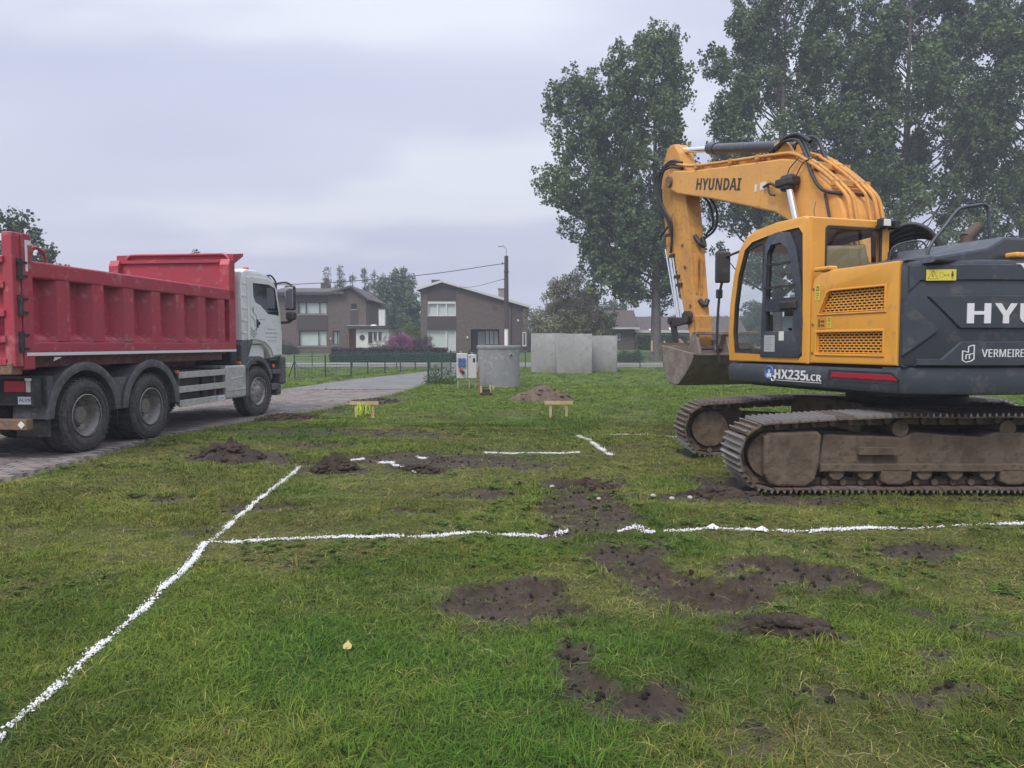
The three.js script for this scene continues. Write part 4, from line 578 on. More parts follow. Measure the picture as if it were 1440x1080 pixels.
  obj('badge_mark', [B(-1.458, -1.452, 1.12, 1.165, -0.7, -0.62), B(-1.458, -1.452, 1.17, 1.21, -0.672, -0.648), onLeft(new THREE.TorusGeometry(0.03, 0.008, 6, 16), -1.455, 1.105, -0.585)], M.letterWhite, deck);
  // --- cab
  const CL = -1.45, CR = -0.33;
  const outl = [[-1.52, 1.3], [-1.545, 1.65], [-1.52, 2.03], [-1.45, 2.4], [-1.33, 2.74], [-1.21, 2.87], [-1.02, 2.95], [-0.61, 2.99], [-0.1, 2.99], [0.01, 2.94], [0.03, 2.8], [0.03, 1.3]];
  const hole = [[-1.41, 1.39], [-1.45, 1.66], [-1.425, 2.03], [-1.35, 2.42], [-1.22, 2.74], [-1.06, 2.83], [-0.6, 2.885], [-0.17, 2.89], [-0.09, 2.8], [-0.07, 2.2], [-0.06, 1.36]];
  const frontHole = [[-1.37, 1.43], [-1.41, 1.66], [-1.385, 2.03], [-1.31, 2.42], [-1.18, 2.72], [-0.86, 2.78], [-0.835, 1.45]];
  const doorOut = [[-0.83, 1.36], [-0.8, 2.26], [-0.77, 2.74], [-0.7, 2.85], [-0.52, 2.87], [-0.33, 2.84], [-0.22, 2.66], [-0.11, 2.2], [-0.075, 1.8], [-0.08, 1.42], [-0.12, 1.36]];
  const dw1 = [[-0.745, 2.06], [-0.73, 2.64], [-0.66, 2.74], [-0.47, 2.745], [-0.34, 2.66], [-0.23, 2.3], [-0.18, 2.06]], dw2 = [[-0.74, 1.68], [-0.24, 1.68], [-0.22, 1.9], [-0.735, 1.92]];
  const fill = [[-0.86, 1.38], [-0.9, 2.82], [-0.6, 2.885], [-0.17, 2.89], [-0.09, 2.8], [-0.07, 2.2], [-0.06, 1.36]];
  const cab = U('cab', [prof(outl, CL, CL + 0.07, 0.018, [hole], 0.5), prof(outl, CR - 0.07, CR, 0.018, [hole], 0.5)], M.yellow);
  obj('roof', prof([[-1.34, 2.735], [-1.21, 2.87], [-1.02, 2.95], [-0.61, 2.99], [-0.1, 2.99], [0.01, 2.94], [0.03, 2.88], [-0.1, 2.9], [-0.6, 2.91], [-1.0, 2.87], [-1.2, 2.78], [-1.3, 2.72]], CL + 0.05, CR - 0.05, 0.01, [], 0.5), M.yellow, cab);
  obj('rear_wall', face([[CL + 0.005, 1.3], [CR - 0.005, 1.3], [CR - 0.005, 2.96], [CL + 0.005, 2.96]], -0.03, 0.035, 0.012, [rrect(CL + 0.2, CR - 0.11, 2.3, 2.87, 0.05)]), M.yellow, cab);
  obj('rear_window', new THREE.ShapeGeometry(shapeOf(rrect(CL + 0.19, CR - 0.1, 2.29, 2.88, 0.05))), glassPane, cab);
  obj('window_seal', face(rrect(CL + 0.195, CR - 0.105, 2.295, 2.875, 0.05), 0.01, 0.03, 0, [rrect(CL + 0.225, CR - 0.135, 2.325, 2.845, 0.04)]), M.black, cab);
  obj('side_trim', [prof(hole, CL + 0.02, CL + 0.055, 0.006, [frontHole, dw1.map(([a, b]) => [a, b]), dw2]), prof(hole, CR - 0.055, CR - 0.02, 0.006, [frontHole, [[-0.8, 1.75], [-0.8, 2.78], [-0.2, 2.82], [-0.14, 1.75]]])], M.black, cab);
  const door = obj('door', prof(doorOut, CL - 0.022, CL + 0.022, 0.012, [dw1, dw2], 0.5), M.slate, cab);
  obj('door_window', [paneZY(dw1, CL + 0.022), paneZY(dw2, CL + 0.022)], glassPane, cab);
  obj('front_side_window', paneZY(frontHole, CL + 0.033), glassPane, cab);
  obj('far_side_window', [paneZY(frontHole, CR - 0.037), paneZY([[-0.8, 1.75], [-0.8, 2.78], [-0.2, 2.82], [-0.14, 1.75]], CR - 0.037)], glassPane, cab);
  { const q = [[-1.5, 1.45], [-1.525, 1.66], [-1.5, 2.03], [-1.43, 2.4], [-1.32, 2.72]], p = [], id = []; q.forEach(([z, y], i) => { p.push(CL + 0.06, y, z, CR - 0.06, y, z); if (i) { const k = i * 2; id.push(k - 2, k - 1, k, k, k - 1, k + 1); } }); const g = new THREE.BufferGeometry(); g.setAttribute('position', new THREE.Float32BufferAttribute(p, 3)); g.setIndex(id); g.computeVertexNormals(); obj('windscreen', g, glassPane, cab); }
  obj('door_bar', [B(CL - 0.028, CL - 0.012, 2.2, 2.222, -0.76, -0.19), B(CL - 0.028, CL - 0.012, 2.48, 2.5, -0.74, -0.27)], M.black, cab);
  obj('door_handle', [R(CL - 0.055, CL - 0.01, 1.93, 2.03, -0.45, -0.15, 0.02)], M.black, cab);
  printed('notice', signTex(64, 64, (c, W, H) => { c.fillStyle = '#a7abae'; c.fillRect(0, 0, W, H); c.fillStyle = '#8c9094'; for (let i = 0; i < 6; i++) c.fillRect(8, 8 + i * 9, 44 - (i % 3) * 8, 3); }), 0.2, 0.2, cab, [CL - 0.024, 1.53, -0.64], [0, -Math.PI / 2, 0]);
  printed('notice', signTex(32, 32, (c, W, H) => { c.fillStyle = '#d4d6d2'; c.fillRect(0, 0, W, H); }), 0.09, 0.11, cab, [CL - 0.024, 1.62, -0.42], [0, -Math.PI / 2, 0]);
  obj('cab_floor', [B(CL + 0.06, CR - 0.06, 1.3, 1.36, -1.45, 0), B(CR - 0.2, CR - 0.07, 1.36, 1.75, -0.9, -0.1)], M.interior, cab);
  obj('seat', [R(-1.15, -0.65, 1.68, 1.82, -0.75, -0.22, 0.05), mv(new RoundedBoxGeometry(0.48, 0.72, 0.13, 2, 0.05), -0.9, 2.12, -0.2, 0.12), R(-1.02, -0.78, 2.48, 2.68, -0.2, -0.1, 0.04), R(-1.22, -1.12, 1.82, 2.0, -0.72, -0.3, 0.03), R(-0.68, -0.58, 1.82, 2.0, -0.72, -0.3, 0.03), B(-1.1, -0.7, 1.36, 1.7, -0.65, -0.25)], M.seat, cab);
  obj('work_jacket', [mv(new RoundedBoxGeometry(0.62, 0.5, 0.1, 3, 0.05), -0.95, 2.42, -0.09, 0.08, 0, 0.05), mv(new RoundedBoxGeometry(0.14, 0.44, 0.1, 3, 0.04), -0.62, 2.48, -0.08, 0, 0, 0.25)], M.curtain, cab);
  obj('document_rack', [B(-1.32, -1.1, 1.72, 1.86, -0.6, -0.3), B(-1.3, -1.12, 2.08, 2.12, -0.5, -0.25)], std([0.35, 0.42, 0.42], 0.6), cab);
  obj('console', [R(-1.3, -1.18, 1.4, 1.9, -1.05, -0.95, 0.02), rod([-1.1, 1.36, -1.2], [-1.1, 1.75, -1.1], 0.015), rod([-0.75, 1.36, -1.2], [-0.75, 1.75, -1.1], 0.015), R(-0.52, -0.42, 1.36, 2.1, -1.2, -1.05, 0.02)], M.black, cab);
  obj('work_light', [R(-0.55, -0.4, 2.87, 2.98, 0.05, 0.14, 0.015), R(-0.37, -0.31, 2.86, 2.96, 0.03, 0.17, 0.015), B(-0.55, -0.45, 2.86, 2.9, 0.02, 0.1)], M.black, cab);
  obj('lamp_glass', R(-0.53, -0.43, 2.885, 2.965, 0.135, 0.15, 0.008), M.clearLens, cab);
  obj('mirror', [tube([[-1.47, 1.27, -1.7], [-1.5, 1.5, -1.72], [-1.5, 2.2, -1.68], [-1.48, 2.45, -1.62]], 0.018, 20), mv(new RoundedBoxGeometry(0.2, 0.42, 0.06, 2, 0.025), -1.5, 2.55, -1.62, 0, -0.3), rod([-1.48, 2.68, -1.62], [-1.4, 2.74, -1.36], 0.016), R(-1.54, -1.46, 2.14, 2.26, -1.72, -1.66, 0.015)], M.black, cab);
  obj('roof_knob', [R(-1.35, -1.25, 2.98, 3.02, -0.75, -0.65, 0.01), tube([[-1.2, 2.98, -0.2], [-1.19, 3.08, -0.24], [-1.14, 3.2, -0.27]], 0.006, 8)], M.rust, cab);
  // --- engine bay with the louvred yellow door
  const bay = U('engine_bay', [B(-1.38, 1.4, 1.29, 2.26, 0.06, 1.32)], M.black);
  const gr1 = [[0.2, 1.86], [1.13, 1.86], [1.13, 2.1], [0.36, 2.1], [0.32, 2.08]], gr2 = rect(0.17, 1.12, 1.42, 1.65);
  const panel = U('side_door', [prof([[0.06, 1.31], [1.3, 1.31], [1.3, 2.335], [0.4, 2.335], [0.2, 2.31], [0.1, 2.25], [0.06, 2.12]], -1.455, -1.4, 0.018, [gr1, gr2], 0.5), B(-1.43, -1.0, 2.27, 2.325, 0.3, 1.29)], M.yellow);
  obj('grille_frame', [prof(gr1.map(([z, y]) => [lerp(z, 0.7, -0.06), lerp(y, 1.98, -0.16)]), -1.468, -1.45, 0.006, [gr1]), prof(rect(0.145, 1.145, 1.395, 1.675), -1.468, -1.45, 0.006, [gr2])], M.yellow, panel);
  const lattice = (poly, z0, z1, y0, y1, zmin) => { const g = [], st = 0.029; let row = 0; for (let y = y0; y <= y1 + 1e-6; y += st, row++) { const a = zmin(y); g.push(B(-1.425, -1.413, y - 0.006, y + 0.006, a, z1)); for (let z = z0 + (row % 2) * 0.033; z < z1; z += 0.066) if (z > a) g.push(B(-1.424, -1.414, y, y + st, z - 0.0065, z + 0.0065)); } return g; };
  obj('grille', lattice(gr1, 0.2, 1.13, 1.875, 2.1, (y) => 0.2 + 0.16 * clamp((y - 1.86) / 0.24)), M.yellow, panel); obj('grille', lattice(gr2, 0.17, 1.12, 1.432, 1.65, () => 0.17), M.yellow, panel);
  obj('latch', [R(-1.47, -1.35, 2.33, 2.38, 0.1, 0.36, 0.02), rod([-1.41, 2.28, 0.22], [-1.41, 2.35, 0.22], 0.02)], M.yellow, panel);
  for (const y of [1.42, 1.74, 2.14]) obj('bolt', [rod([-1.45, y, 0.1], [-1.462, y, 0.1], 0.016)], M.rust, panel);
  const pic = signTex(64, 96, (c, W, H) => { c.fillStyle = '#d8c24a'; c.fillRect(0, 0, W, H); c.fillStyle = '#5a4a20'; c.fillRect(14, 10, 36, 30); c.fillStyle = '#d8c24a'; c.fillRect(22, 18, 20, 14); c.fillStyle = '#5a4a20'; c.fillRect(14, 52, 36, 6); c.fillRect(14, 66, 36, 6); c.fillRect(14, 80, 26, 6); });
  printed('warning_label', pic, 0.07, 0.17, panel, [-1.457, 2.1, 0.17], [0, -Math.PI / 2, 0]); printed('warning_label', pic, 0.06, 0.12, panel, [-1.457, 1.76, 0.36], [0, -Math.PI / 2, 0]); printed('warning_label', signTex(64, 64, (c, W, H) => { c.fillStyle = '#c98a2a'; c.fillRect(0, 0, W, H); c.fillStyle = '#4a3418'; c.fillRect(10, 10, 10, 44); c.fillRect(26, 18, 28, 10); c.fillRect(26, 40, 28, 10); }), 0.13, 0.13, panel, [-1.457, 1.755, 0.24], [0, -Math.PI / 2, 0]);
  U('right_side', [R(0.4, 1.45, 1.29, 2.05, -1.5, -0.2, 0.06), prof([[-0.15, 1.31], [1.3, 1.31], [1.3, 2.33], [-0.15, 2.33]], 1.4, 1.455, 0.02), B(-0.3, 1.4, 1.29, 2.2, -0.15, 0.2)], M.slate);
  const hood = U('engine_hood', [face([[-1.3, 2.3], [1.4, 2.3], [1.35, 2.46], [1.1, 2.58], [-0.4, 2.58], [-0.62, 2.47], [-1.28, 2.36]], 0.22, 1.55, 0.03), face([[-0.5, 2.3], [0.3, 2.3], [0.3, 2.44], [-0.4, 2.44]], 0.04, 0.24, 0.02)], M.slate);
  obj('hood_edge', [B(-0.62, -0.54, 2.44, 2.56, 0.3, 0.36), R(-0.95, -0.7, 2.345, 2.375, 1.1, 1.3, 0.01)], M.black, hood);
  obj('handrail', [tube([[-0.64, 2.45, 0.85], [-0.6, 2.56, 0.85], [-0.45, 2.75, 0.87], [-0.32, 2.91, 0.89], [-0.27, 2.96, 0.9], [-0.2, 2.985, 0.9], [-0.05, 3.01, 0.91], [0.05, 3.025, 0.92], [0.1, 3.01, 0.92], [0.12, 2.95, 0.92], [0.125, 2.75, 0.94], [0.13, 2.5, 0.95]], 0.019, 60), tube([[-0.7, 2.45, 0.4], [-0.66, 2.6, 0.42], [-0.4, 2.66, 0.55], [-0.35, 2.56, 0.6]], 0.01, 20)], M.slate, hood);
  obj('exhaust', [rod([-0.26, 2.5, 1.0], [-0.24, 2.66, 0.98], 0.06, 0.06, 16), rod([-0.25, 2.64, 0.98], [-0.07, 2.78, 0.96], 0.062, 0.058, 16)], std([0.1, 0.07, 0.055], 0.7, 0.3), hood);
  obj('exhaust_mouth', rod([-0.075, 2.777, 0.961], [-0.066, 2.784, 0.96], 0.05, 0.05, 16), M.black, hood);
  obj('rear_latch', R(-0.45, -0.2, 2.36, 2.41, 1.58, 1.72, 0.02), M.yellow, hood);
  U('swing_hoses', [0, 1, 2, 3].map((i) => tube([[-0.24 + i * 0.05, 2.55, -0.25], [-0.24 + i * 0.04, 2.82 - i * 0.03, -0.1], [-0.1 + i * 0.07, 2.93 - i * 0.045, 0.1], [0.03 + i * 0.07, 2.84 - i * 0.05, 0.25], [0.1 + i * 0.07, 2.65 - i * 0.03, 0.32], [0.1 + i * 0.07, 2.45, 0.34]], 0.03, 30)), M.hose);
  // --- counterweight: bowed in plan
  const cwz = (x) => 1.76 - 0.44 * Math.abs(x / 1.45) ** 2.2;
  const cwPlan = (k, in0) => { const o = [[-1.44, in0], ...Array.from({ length: 33 }, (_, i) => { const x = -1.45 + 2.9 * i / 32; return [x * k, (cwz(x) - 1.3) * k + 1.3 - (1 - k) * 0.6]; }), [1.44, in0]]; return o; };
  const cw = U('counterweight', [plan(cwPlan(1, 1.318), 1.3, 2.335, 0.045, 0.4), plan(cwPlan(0.985, 1.1), 1.03, 1.305, 0.03, 0.4)], M.slate);
  function bent(x0, x1, lo, hi, t, step = 0.02) { // slab that follows the bow, t proud of it, with its rim
    const n = Math.ceil((x1 - x0) / step), p = [], id = [];
    for (let i = 0; i <= n; i++) { const x = lerp(x0, x1, i / n), zb = cwz(x), l = lo(x), h = hi(x); for (const [y, z] of [[l, zb - 0.01], [l + 0.012, zb + t], [h - 0.012, zb + t], [h, zb - 0.01]]) p.push(x, y, z); }
    for (let i = 0; i < n; i++) for (let j = 0; j < 3; j++) { const a = i * 4 + j; id.push(a, a + 4, a + 1, a + 1, a + 4, a + 5); }
    for (const b of [0, n * 4]) id.push(b, b + 1, b + 2, b, b + 2, b + 3);
    const g = new THREE.BufferGeometry(); g.setAttribute('position', new THREE.Float32BufferAttribute(p, 3)); g.setIndex(id); return toCreasedNormals(g.toNonIndexed(), 0.3);
  }
  const half = (s) => { const Q = (x0, x1, lo, hi, t) => s > 0 ? bent(x0, x1, lo, hi, t) : bent(-x1, -x0, (x) => lo(-x), (x) => hi(-x), t); return [
    Q(-1.44, -1.18, (x) => 1.405 + clamp((x + 1.44) / 0.26) * 0.24, (x) => 1.965 - clamp((x + 1.44) / 0.26) * 0.28, 0.03),
    Q(-1.25, 0, (x) => 1.97 - clamp((x + 1.25) / 0.26) * 0.3, () => 1.995, 0.024),
    Q(-1.33, 0, (x) => 1.31, (x) => x < -1.13 ? 1.385 : 1.385 + clamp((x + 1.13) / 0.16) * 0.17, 0.026),
    Q(-1.4, 0, (x) => 2.13 - 0.1 * (1 - clamp((x + 1.4) / 0.08)), () => 2.29, 0.022)]; };
  obj('pressed_panel', [...half(1), ...half(-1)], M.slate, cw);
  const bend = (g, x0, y0, off) => { g.translate(x0, y0, 0); const p = g.attributes.position; for (let i = 0; i < p.count; i++) p.setZ(i, cwz(p.getX(i)) + off + p.getZ(i)); g.computeVertexNormals(); return g; };
  obj('lettering', bend(letters('HYUNDAI', 1.72, 0.195, 0.006), -0.94, 1.72, 0.024), M.letterWhite, cw);
  obj('owner_lettering', [bend(letters('VERMEIRE', 0.42, 0.075, 0.004, regular), -0.8, 1.4, 0.026), bend(letters('|', 0.008, 0.1, 0.004, regular), -0.35, 1.385, 0.026)], M.letterWhite, cw);
  { const L = [[0, 0.02, 0.03, 0], [0.03, 0, 0.07, 0.01], [0, 0.02, 0, 0.11], [0, 0.11, 0.05, 0.095], [0.05, 0.095, 0.05, 0.15], [0.05, 0.15, 0.1, 0.165], [0.1, 0.165, 0.1, 0.03], [0.07, 0.01, 0.1, 0.03], [0.03, 0.07, 0.1, 0.085], [0.03, 0.03, 0.03, 0.07], [0.06, 0.03, 0.06, 0.07]];
    obj('emblem', L.map(([a, b, c, d]) => { const g = bar([a, b, 0], [c, d, 0], 0.008, 0.004); return bend(g, -0.97, 1.35, 0.029); }), M.letterWhite, cw); }
  const warn = signTex(256, 96, (c, W, H) => { c.fillStyle = '#d6c64f'; c.fillRect(0, 0, W, H); c.strokeStyle = '#5b5228'; c.lineWidth = 4; c.beginPath(); c.moveTo(14, 82); c.lineTo(58, 12); c.lineTo(102, 82); c.closePath(); c.stroke(); c.beginPath(); c.moveTo(58, 36); c.lineTo(50, 58); c.lineTo(64, 56); c.lineTo(58, 74); c.stroke(); c.lineWidth = 2; c.strokeRect(118, 26, 26, 44); c.lineWidth = 4; c.beginPath(); c.moveTo(154, 50); c.lineTo(196, 50); c.moveTo(164, 42); c.lineTo(154, 50); c.lineTo(164, 58); c.moveTo(186, 42); c.lineTo(196, 50); c.lineTo(186, 58); c.stroke(); c.fillStyle = '#3f3a20'; c.beginPath(); c.arc(224, 24, 8, 0, 7); c.fill(); c.fillRect(214, 34, 20, 26); c.fillRect(217, 60, 5, 24); c.fillRect(226, 60, 5, 24); });
  printed('warning_label', warn, 0.27, 0.105, cw, [-1.165, 2.185, cwz(-1.165) + 0.028], [0, -0.44, 0]);
  obj('white_band', bent(-0.46, 0.46, (x) => 2.2 + (Math.abs(x) > 0.38 ? (Math.abs(x) - 0.38) * 1.1 : 0), () => 2.3, 0.03), M.letterWhite, cw);
  // --- boom, arm, bucket
  const bx = 0.27;
  const boom = U('boom', prof([[-5.22, 4.62], [-5.28, 4.5], [-5.22, 4.36], [-4.93, 4.22], [-3.83, 3.93], [-2.85, 3.64], [-2.16, 3.43], [-1.78, 3.22], [-1.45, 2.8], [-1.12, 2.3], [-0.86, 1.85], [-0.66, 1.55], [-0.4, 1.5], [-0.2, 1.62], [-0.18, 1.85], [-0.4, 2.2], [-0.6, 2.6], [-0.72, 2.95], [-0.78, 3.2], [-0.86, 3.38], [-1.02, 3.56], [-1.28, 3.78], [-1.52, 3.98], [-1.75, 4.1], [-2.05, 4.18], [-2.35, 4.22], [-3.44, 4.38], [-4.51, 4.54], [-5.06, 4.66]], -bx, bx, 0.025), M.yellowWorn);
  obj('stiffener', [prof([[-1.0, 2.7], [-0.94, 2.7], [-1.12, 3.6], [-1.18, 3.62]], -bx - 0.012, -bx, 0.004), prof([[-2.6, 3.6], [-2.52, 3.58], [-2.52, 4.2], [-2.6, 4.21]], -bx - 0.006, -bx, 0.002)], M.yellowWorn, boom);
  obj('lettering', onLeft(letters('HYUNDAI', 1.3, 0.19, 0.004), -bx - 0.001, 4.17, -4.3, -0.2), M.letterDark, boom);
  printed('white_plate', signTex(32, 16, (c) => { c.fillStyle = '#d9dadb'; c.fillRect(0, 0, 32, 16); }), 0.27, 0.11, boom, [-bx - 0.003, 3.87, -2.52], [0, -Math.PI / 2, 0]);
  obj('pin_boss', [rod([-bx - 0.06, 3.76, -1.76], [bx + 0.06, 3.76, -1.76], 0.12, 0.12, 20), rod([-bx - 0.05, 4.48, -5.18], [bx + 0.05, 4.48, -5.18], 0.1, 0.1, 20)], M.rust, boom);
  obj('cylinder_ear', [prof([[-2.5, 4.2], [-1.85, 4.12], [-2.05, 4.38], [-2.2, 4.5], [-2.38, 4.48]], -0.14, -0.1, 0.008), prof([[-2.5, 4.2], [-1.85, 4.12], [-2.05, 4.38], [-2.2, 4.5], [-2.38, 4.48]], 0.1, 0.14, 0.008)], M.yellowWorn, boom);
  const pipe = (x, dy, r) => tube([[x, 4.74 + dy, -5.0], [x, 4.6 + dy, -4.5], [x, 4.43 + dy, -3.44], [x, 4.27 + dy, -2.35], [x - 0.02, 4.16 + dy, -1.78], [x - 0.04, 3.98 + dy, -1.45], [x - 0.03, 3.76 + dy, -1.15], [x - 0.01, 3.52 + dy, -0.88], [x, 3.38 + dy, -0.76], [x, 3.15, -0.68], [x, 2.8, -0.6], [x, 2.5, -0.45]], r, 80);
  obj('steel_pipe', [pipe(-0.25, 0.02, 0.026), pipe(-0.17, 0.03, 0.026), pipe(0.17, 0.03, 0.026), pipe(0.25, 0.02, 0.026), pipe(0.05, 0.05, 0.02)], M.yellowMuddy, boom);
  obj('pipe_clamp', [[-4.3, 4.54], [-3.3, 4.4], [-2.6, 4.3], [-1.35, 3.9], [-0.98, 3.6]].map(([z, y]) => R(-0.3, 0.3, y - 0.02, y + 0.06, z - 0.03, z + 0.03, 0.008)), M.yellowMuddy, boom);
  const hk = (x, a, b) => tube([[x, 4.36, -2.4], [x - 0.02, 4.36 + a, -2.1], [x - 0.04, 4.3 + a, -1.75], [x - 0.06, 4.12, -1.55], [x - 0.09 - b, 3.8, -1.35], [x - 0.1 - b, 3.55, -1.12], [x - 0.05, 3.45, -0.82]], 0.024, 36);
  obj('boom_hose', [hk(-0.2, 0.06, 0.02), hk(-0.14, 0.1, -0.02), hk(0.12, 0.12, -0.05), tube([[-0.29, 3.5, -1.12], [-0.3, 3.2, -1.02], [-0.3, 2.8, -0.9]], 0.018, 14), tube([[-0.2, 4.36, -2.25], [-0.22, 4.46, -2.05], [-0.2, 4.46, -1.8], [-0.18, 4.3, -1.55]], 0.03, 20), tube([[-0.3, 3.84, -1.86], [-0.32, 3.95, -1.82], [-0.3, 4.1, -1.62]], 0.008, 12), tube([[-0.3, 3.84, -1.7], [-0.32, 4.0, -1.5], [-0.3, 4.02, -1.25]], 0.008, 12), tube([[-0.3, 3.8, -1.8], [-0.34, 3.76, -2.0], [-0.33, 3.85, -2.2], [-0.3, 3.84, -2.4]], 0.02, 14), tube([[-0.3, 3.84, -2.3], [-0.34, 3.7, -2.2], [-0.33, 3.66, -2.1]], 0.014, 10)], M.hose, boom);
  for (const s of [-1, 1]) { const c = U('boom_cylinder', [rod([s * 0.37, 2.75, -1.38], [s * 0.37, 1.3, -0.95], 0.075, 0.075, 18), R(s * 0.37 - 0.07, s * 0.37 + 0.07, 1.2, 1.4, -1.0, -0.85, 0.03)], M.slate); obj('piston_rod', rod([s * 0.37, 3.72, -1.74], [s * 0.37, 2.7, -1.4], 0.048, 0.048, 18), M.chrome, c); obj('rod_eye', [R(s * 0.37 - 0.07, s * 0.37 + 0.07, 3.66, 3.88, -1.87, -1.66, 0.04), R(s * 0.37 - 0.09, s * 0.37 + 0.09, 3.72, 3.84, -1.95, -1.6, 0.03)], M.black, c); }
  const ac = U('arm_cylinder', [rod([0, 4.43, -2.28], [0, 4.86, -4.2], 0.085, 0.085, 20), rod([0, 4.845, -4.12], [0, 4.9, -4.32], 0.1, 0.1, 20), rod([-0.13, 4.42, -2.25], [0.13, 4.42, -2.25], 0.06)], M.slate);
  obj('piston_rod', rod([0, 4.88, -4.28], [0, 5.09, -5.28], 0.052, 0.052, 18), M.chrome, ac); obj('rod_eye', [rod([-0.1, 5.1, -5.33], [0.1, 5.1, -5.33], 0.1, 0.1, 18)], M.black, ac);
  const arm = U('arm', [prof([[-5.5, 5.14], [-5.4, 5.2], [-5.25, 5.19], [-5.06, 4.98], [-4.88, 4.62], [-4.79, 4.0], [-4.65, 3.25], [-4.5, 2.3], [-4.4, 1.7], [-4.36, 1.48], [-4.5, 1.42], [-4.62, 1.62], [-4.92, 2.6], [-5.24, 3.41], [-5.58, 4.12], [-5.72, 4.6], [-5.66, 4.86]], -0.16, 0.14, 0.02)], M.yellowMuddy);
  obj('stiffener', [prof([[-5.3, 3.5], [-5.22, 3.48], [-4.72, 2.0], [-4.8, 2.05]], -0.166, -0.158, 0), B(-0.11, -0.08, 2.4, 3.1, -4.6, -4.5), B(-0.02, 0.01, 2.4, 3.1, -4.6, -4.5), R(-0.16, 0.14, 1.45, 2.02, -4.5, -4.36, 0.02)], M.yellowMuddy, arm);
  obj('arm_bracket', [[3.15, -5.2], [2.75, -5.02], [2.6, -4.93], [3.55, -5.35]].map(([y, z]) => R(-0.2, -0.16, y - 0.03, y + 0.03, z - 0.12, z + 0.05, 0.008)), M.black, arm);
  obj('arm_bolt', [[3.3, -4.9], [2.9, -4.8], [2.2, -4.6], [1.95, -4.52], [1.9, -4.62]].map(([y, z]) => rod([-0.155, y, z], [-0.18, y, z], 0.03)), M.rust, arm);
  const ah = (o, b) => tube([[-0.22, 4.7 + o, -4.85], [-0.3, 4.78 + o, -5.15], [-0.34, 4.62, -5.42 - b], [-0.32, 4.15, -5.42 - b * 0.4], [-0.26, 3.75, -5.2 + o], [-0.22, 3.45, -5.18], [-0.2, 3.2, -5.25]], 0.022, 40);
  obj('arm_hose', [ah(0, 0.16), ah(0.06, 0.05), ah(0.03, -0.06), ah(-0.05, 0.1), tube([[-0.2, 3.7, -5.36], [-0.26, 3.55, -5.5], [-0.2, 3.5, -5.62]], 0.02, 12), tube([[0.1, 4.2, -4.75], [0.16, 4.0, -4.55], [0.2, 3.6, -4.5], [0.12, 3.45, -4.62]], 0.022, 18), tube([[0.1, 4.3, -4.78], [0.2, 3.9, -4.4], [0.22, 3.55, -4.45], [0.12, 3.4, -4.62]], 0.022, 18), tube([[-0.05, 3.45, -4.68], [0.0, 3.28, -4.55], [0.08, 3.25, -4.56], [0.1, 3.42, -4.66]], 0.04, 14), tube([[-0.05, 2.3, -4.5], [0.02, 2.2, -4.42], [0.08, 2.3, -4.44]], 0.045, 12)], M.hose, arm);
  const bc = U('bucket_cylinder', [rod([-0.02, 4.55, -5.78], [-0.02, 3.15, -5.55], 0.07, 0.07, 16)], M.yellowMuddy); obj('piston_rod', rod([-0.02, 3.2, -5.56], [-0.02, 1.95, -5.2], 0.045, 0.045, 14), M.chrome, bc); obj('feed_pipe', [rod([-0.17, 3.3, -5.5], [-0.17, 2.0, -5.05], 0.014)], M.chrome, bc);
  U('bucket_link', [prof([[-5.26, 1.95], [-5.12, 2.02], [-4.66, 1.98], [-4.62, 1.88], [-5.15, 1.82]], -0.24, -0.19, 0.01), prof([[-5.26, 1.95], [-5.12, 2.02], [-4.66, 1.98], [-4.62, 1.88], [-5.15, 1.82]], 0.17, 0.22, 0.01), bar([-0.2, 1.98, -5.18], [-0.2, 1.5, -4.98], 0.06, 0.12), bar([0.18, 1.98, -5.18], [0.18, 1.5, -4.98], 0.06, 0.12), rod([-0.26, 1.95, -5.18], [0.24, 1.95, -5.18], 0.07), rod([-0.26, 2.0, -4.62], [-0.16, 2.0, -4.62], 0.11), rod([-0.26, 1.48, -4.98], [0.24, 1.48, -4.98], 0.08)], M.black);
  U('quick_coupler', [prof([[-5.05, 1.42], [-4.95, 1.62], [-4.75, 1.5], [-4.5, 1.62], [-4.32, 1.6], [-4.24, 1.42], [-4.34, 1.28], [-4.9, 1.26]], -0.2, -0.14, 0.015), prof([[-5.05, 1.42], [-4.95, 1.62], [-4.75, 1.5], [-4.5, 1.62], [-4.32, 1.6], [-4.24, 1.42], [-4.34, 1.28], [-4.9, 1.26]], 0.12, 0.18, 0.015), B(-0.15, 0.13, 1.3, 1.42, -4.9, -4.3)], M.bucket);
  const inner = [[-3.42, 1.36], [-3.52, 1.2], [-3.74, 0.98], [-3.9, 0.86], [-4.05, 0.82], [-4.22, 0.85], [-4.34, 0.96], [-4.44, 1.2], [-4.49, 1.5]], shell = [...inner, ...[...inner].reverse().map(([z, y], i, a) => { const c = [-3.98, 1.5]; const l = Math.hypot(z - c[0], y - c[1]); return [z - (z - c[0]) / l * 0.03, y - (y - c[1]) / l * 0.03]; })];
  const cen = [-4.62 + 0.0, 0];
  const bucket = U('ditching_bucket', [prof(shell, -0.8, 0.95, 0), prof([[-3.42, 1.36], ...inner.slice(1)], -0.8, -0.765, 0.006), prof([[-3.42, 1.36], ...inner.slice(1)], 0.915, 0.95, 0.006)], M.bucket);
  obj('top_rail', [B(-0.78, 0.93, 1.34, 1.375, -3.52, -3.4), R(-0.3, 0.95, 1.68, 1.74, -4.3, -4.16, 0.01)], M.bucket, bucket);
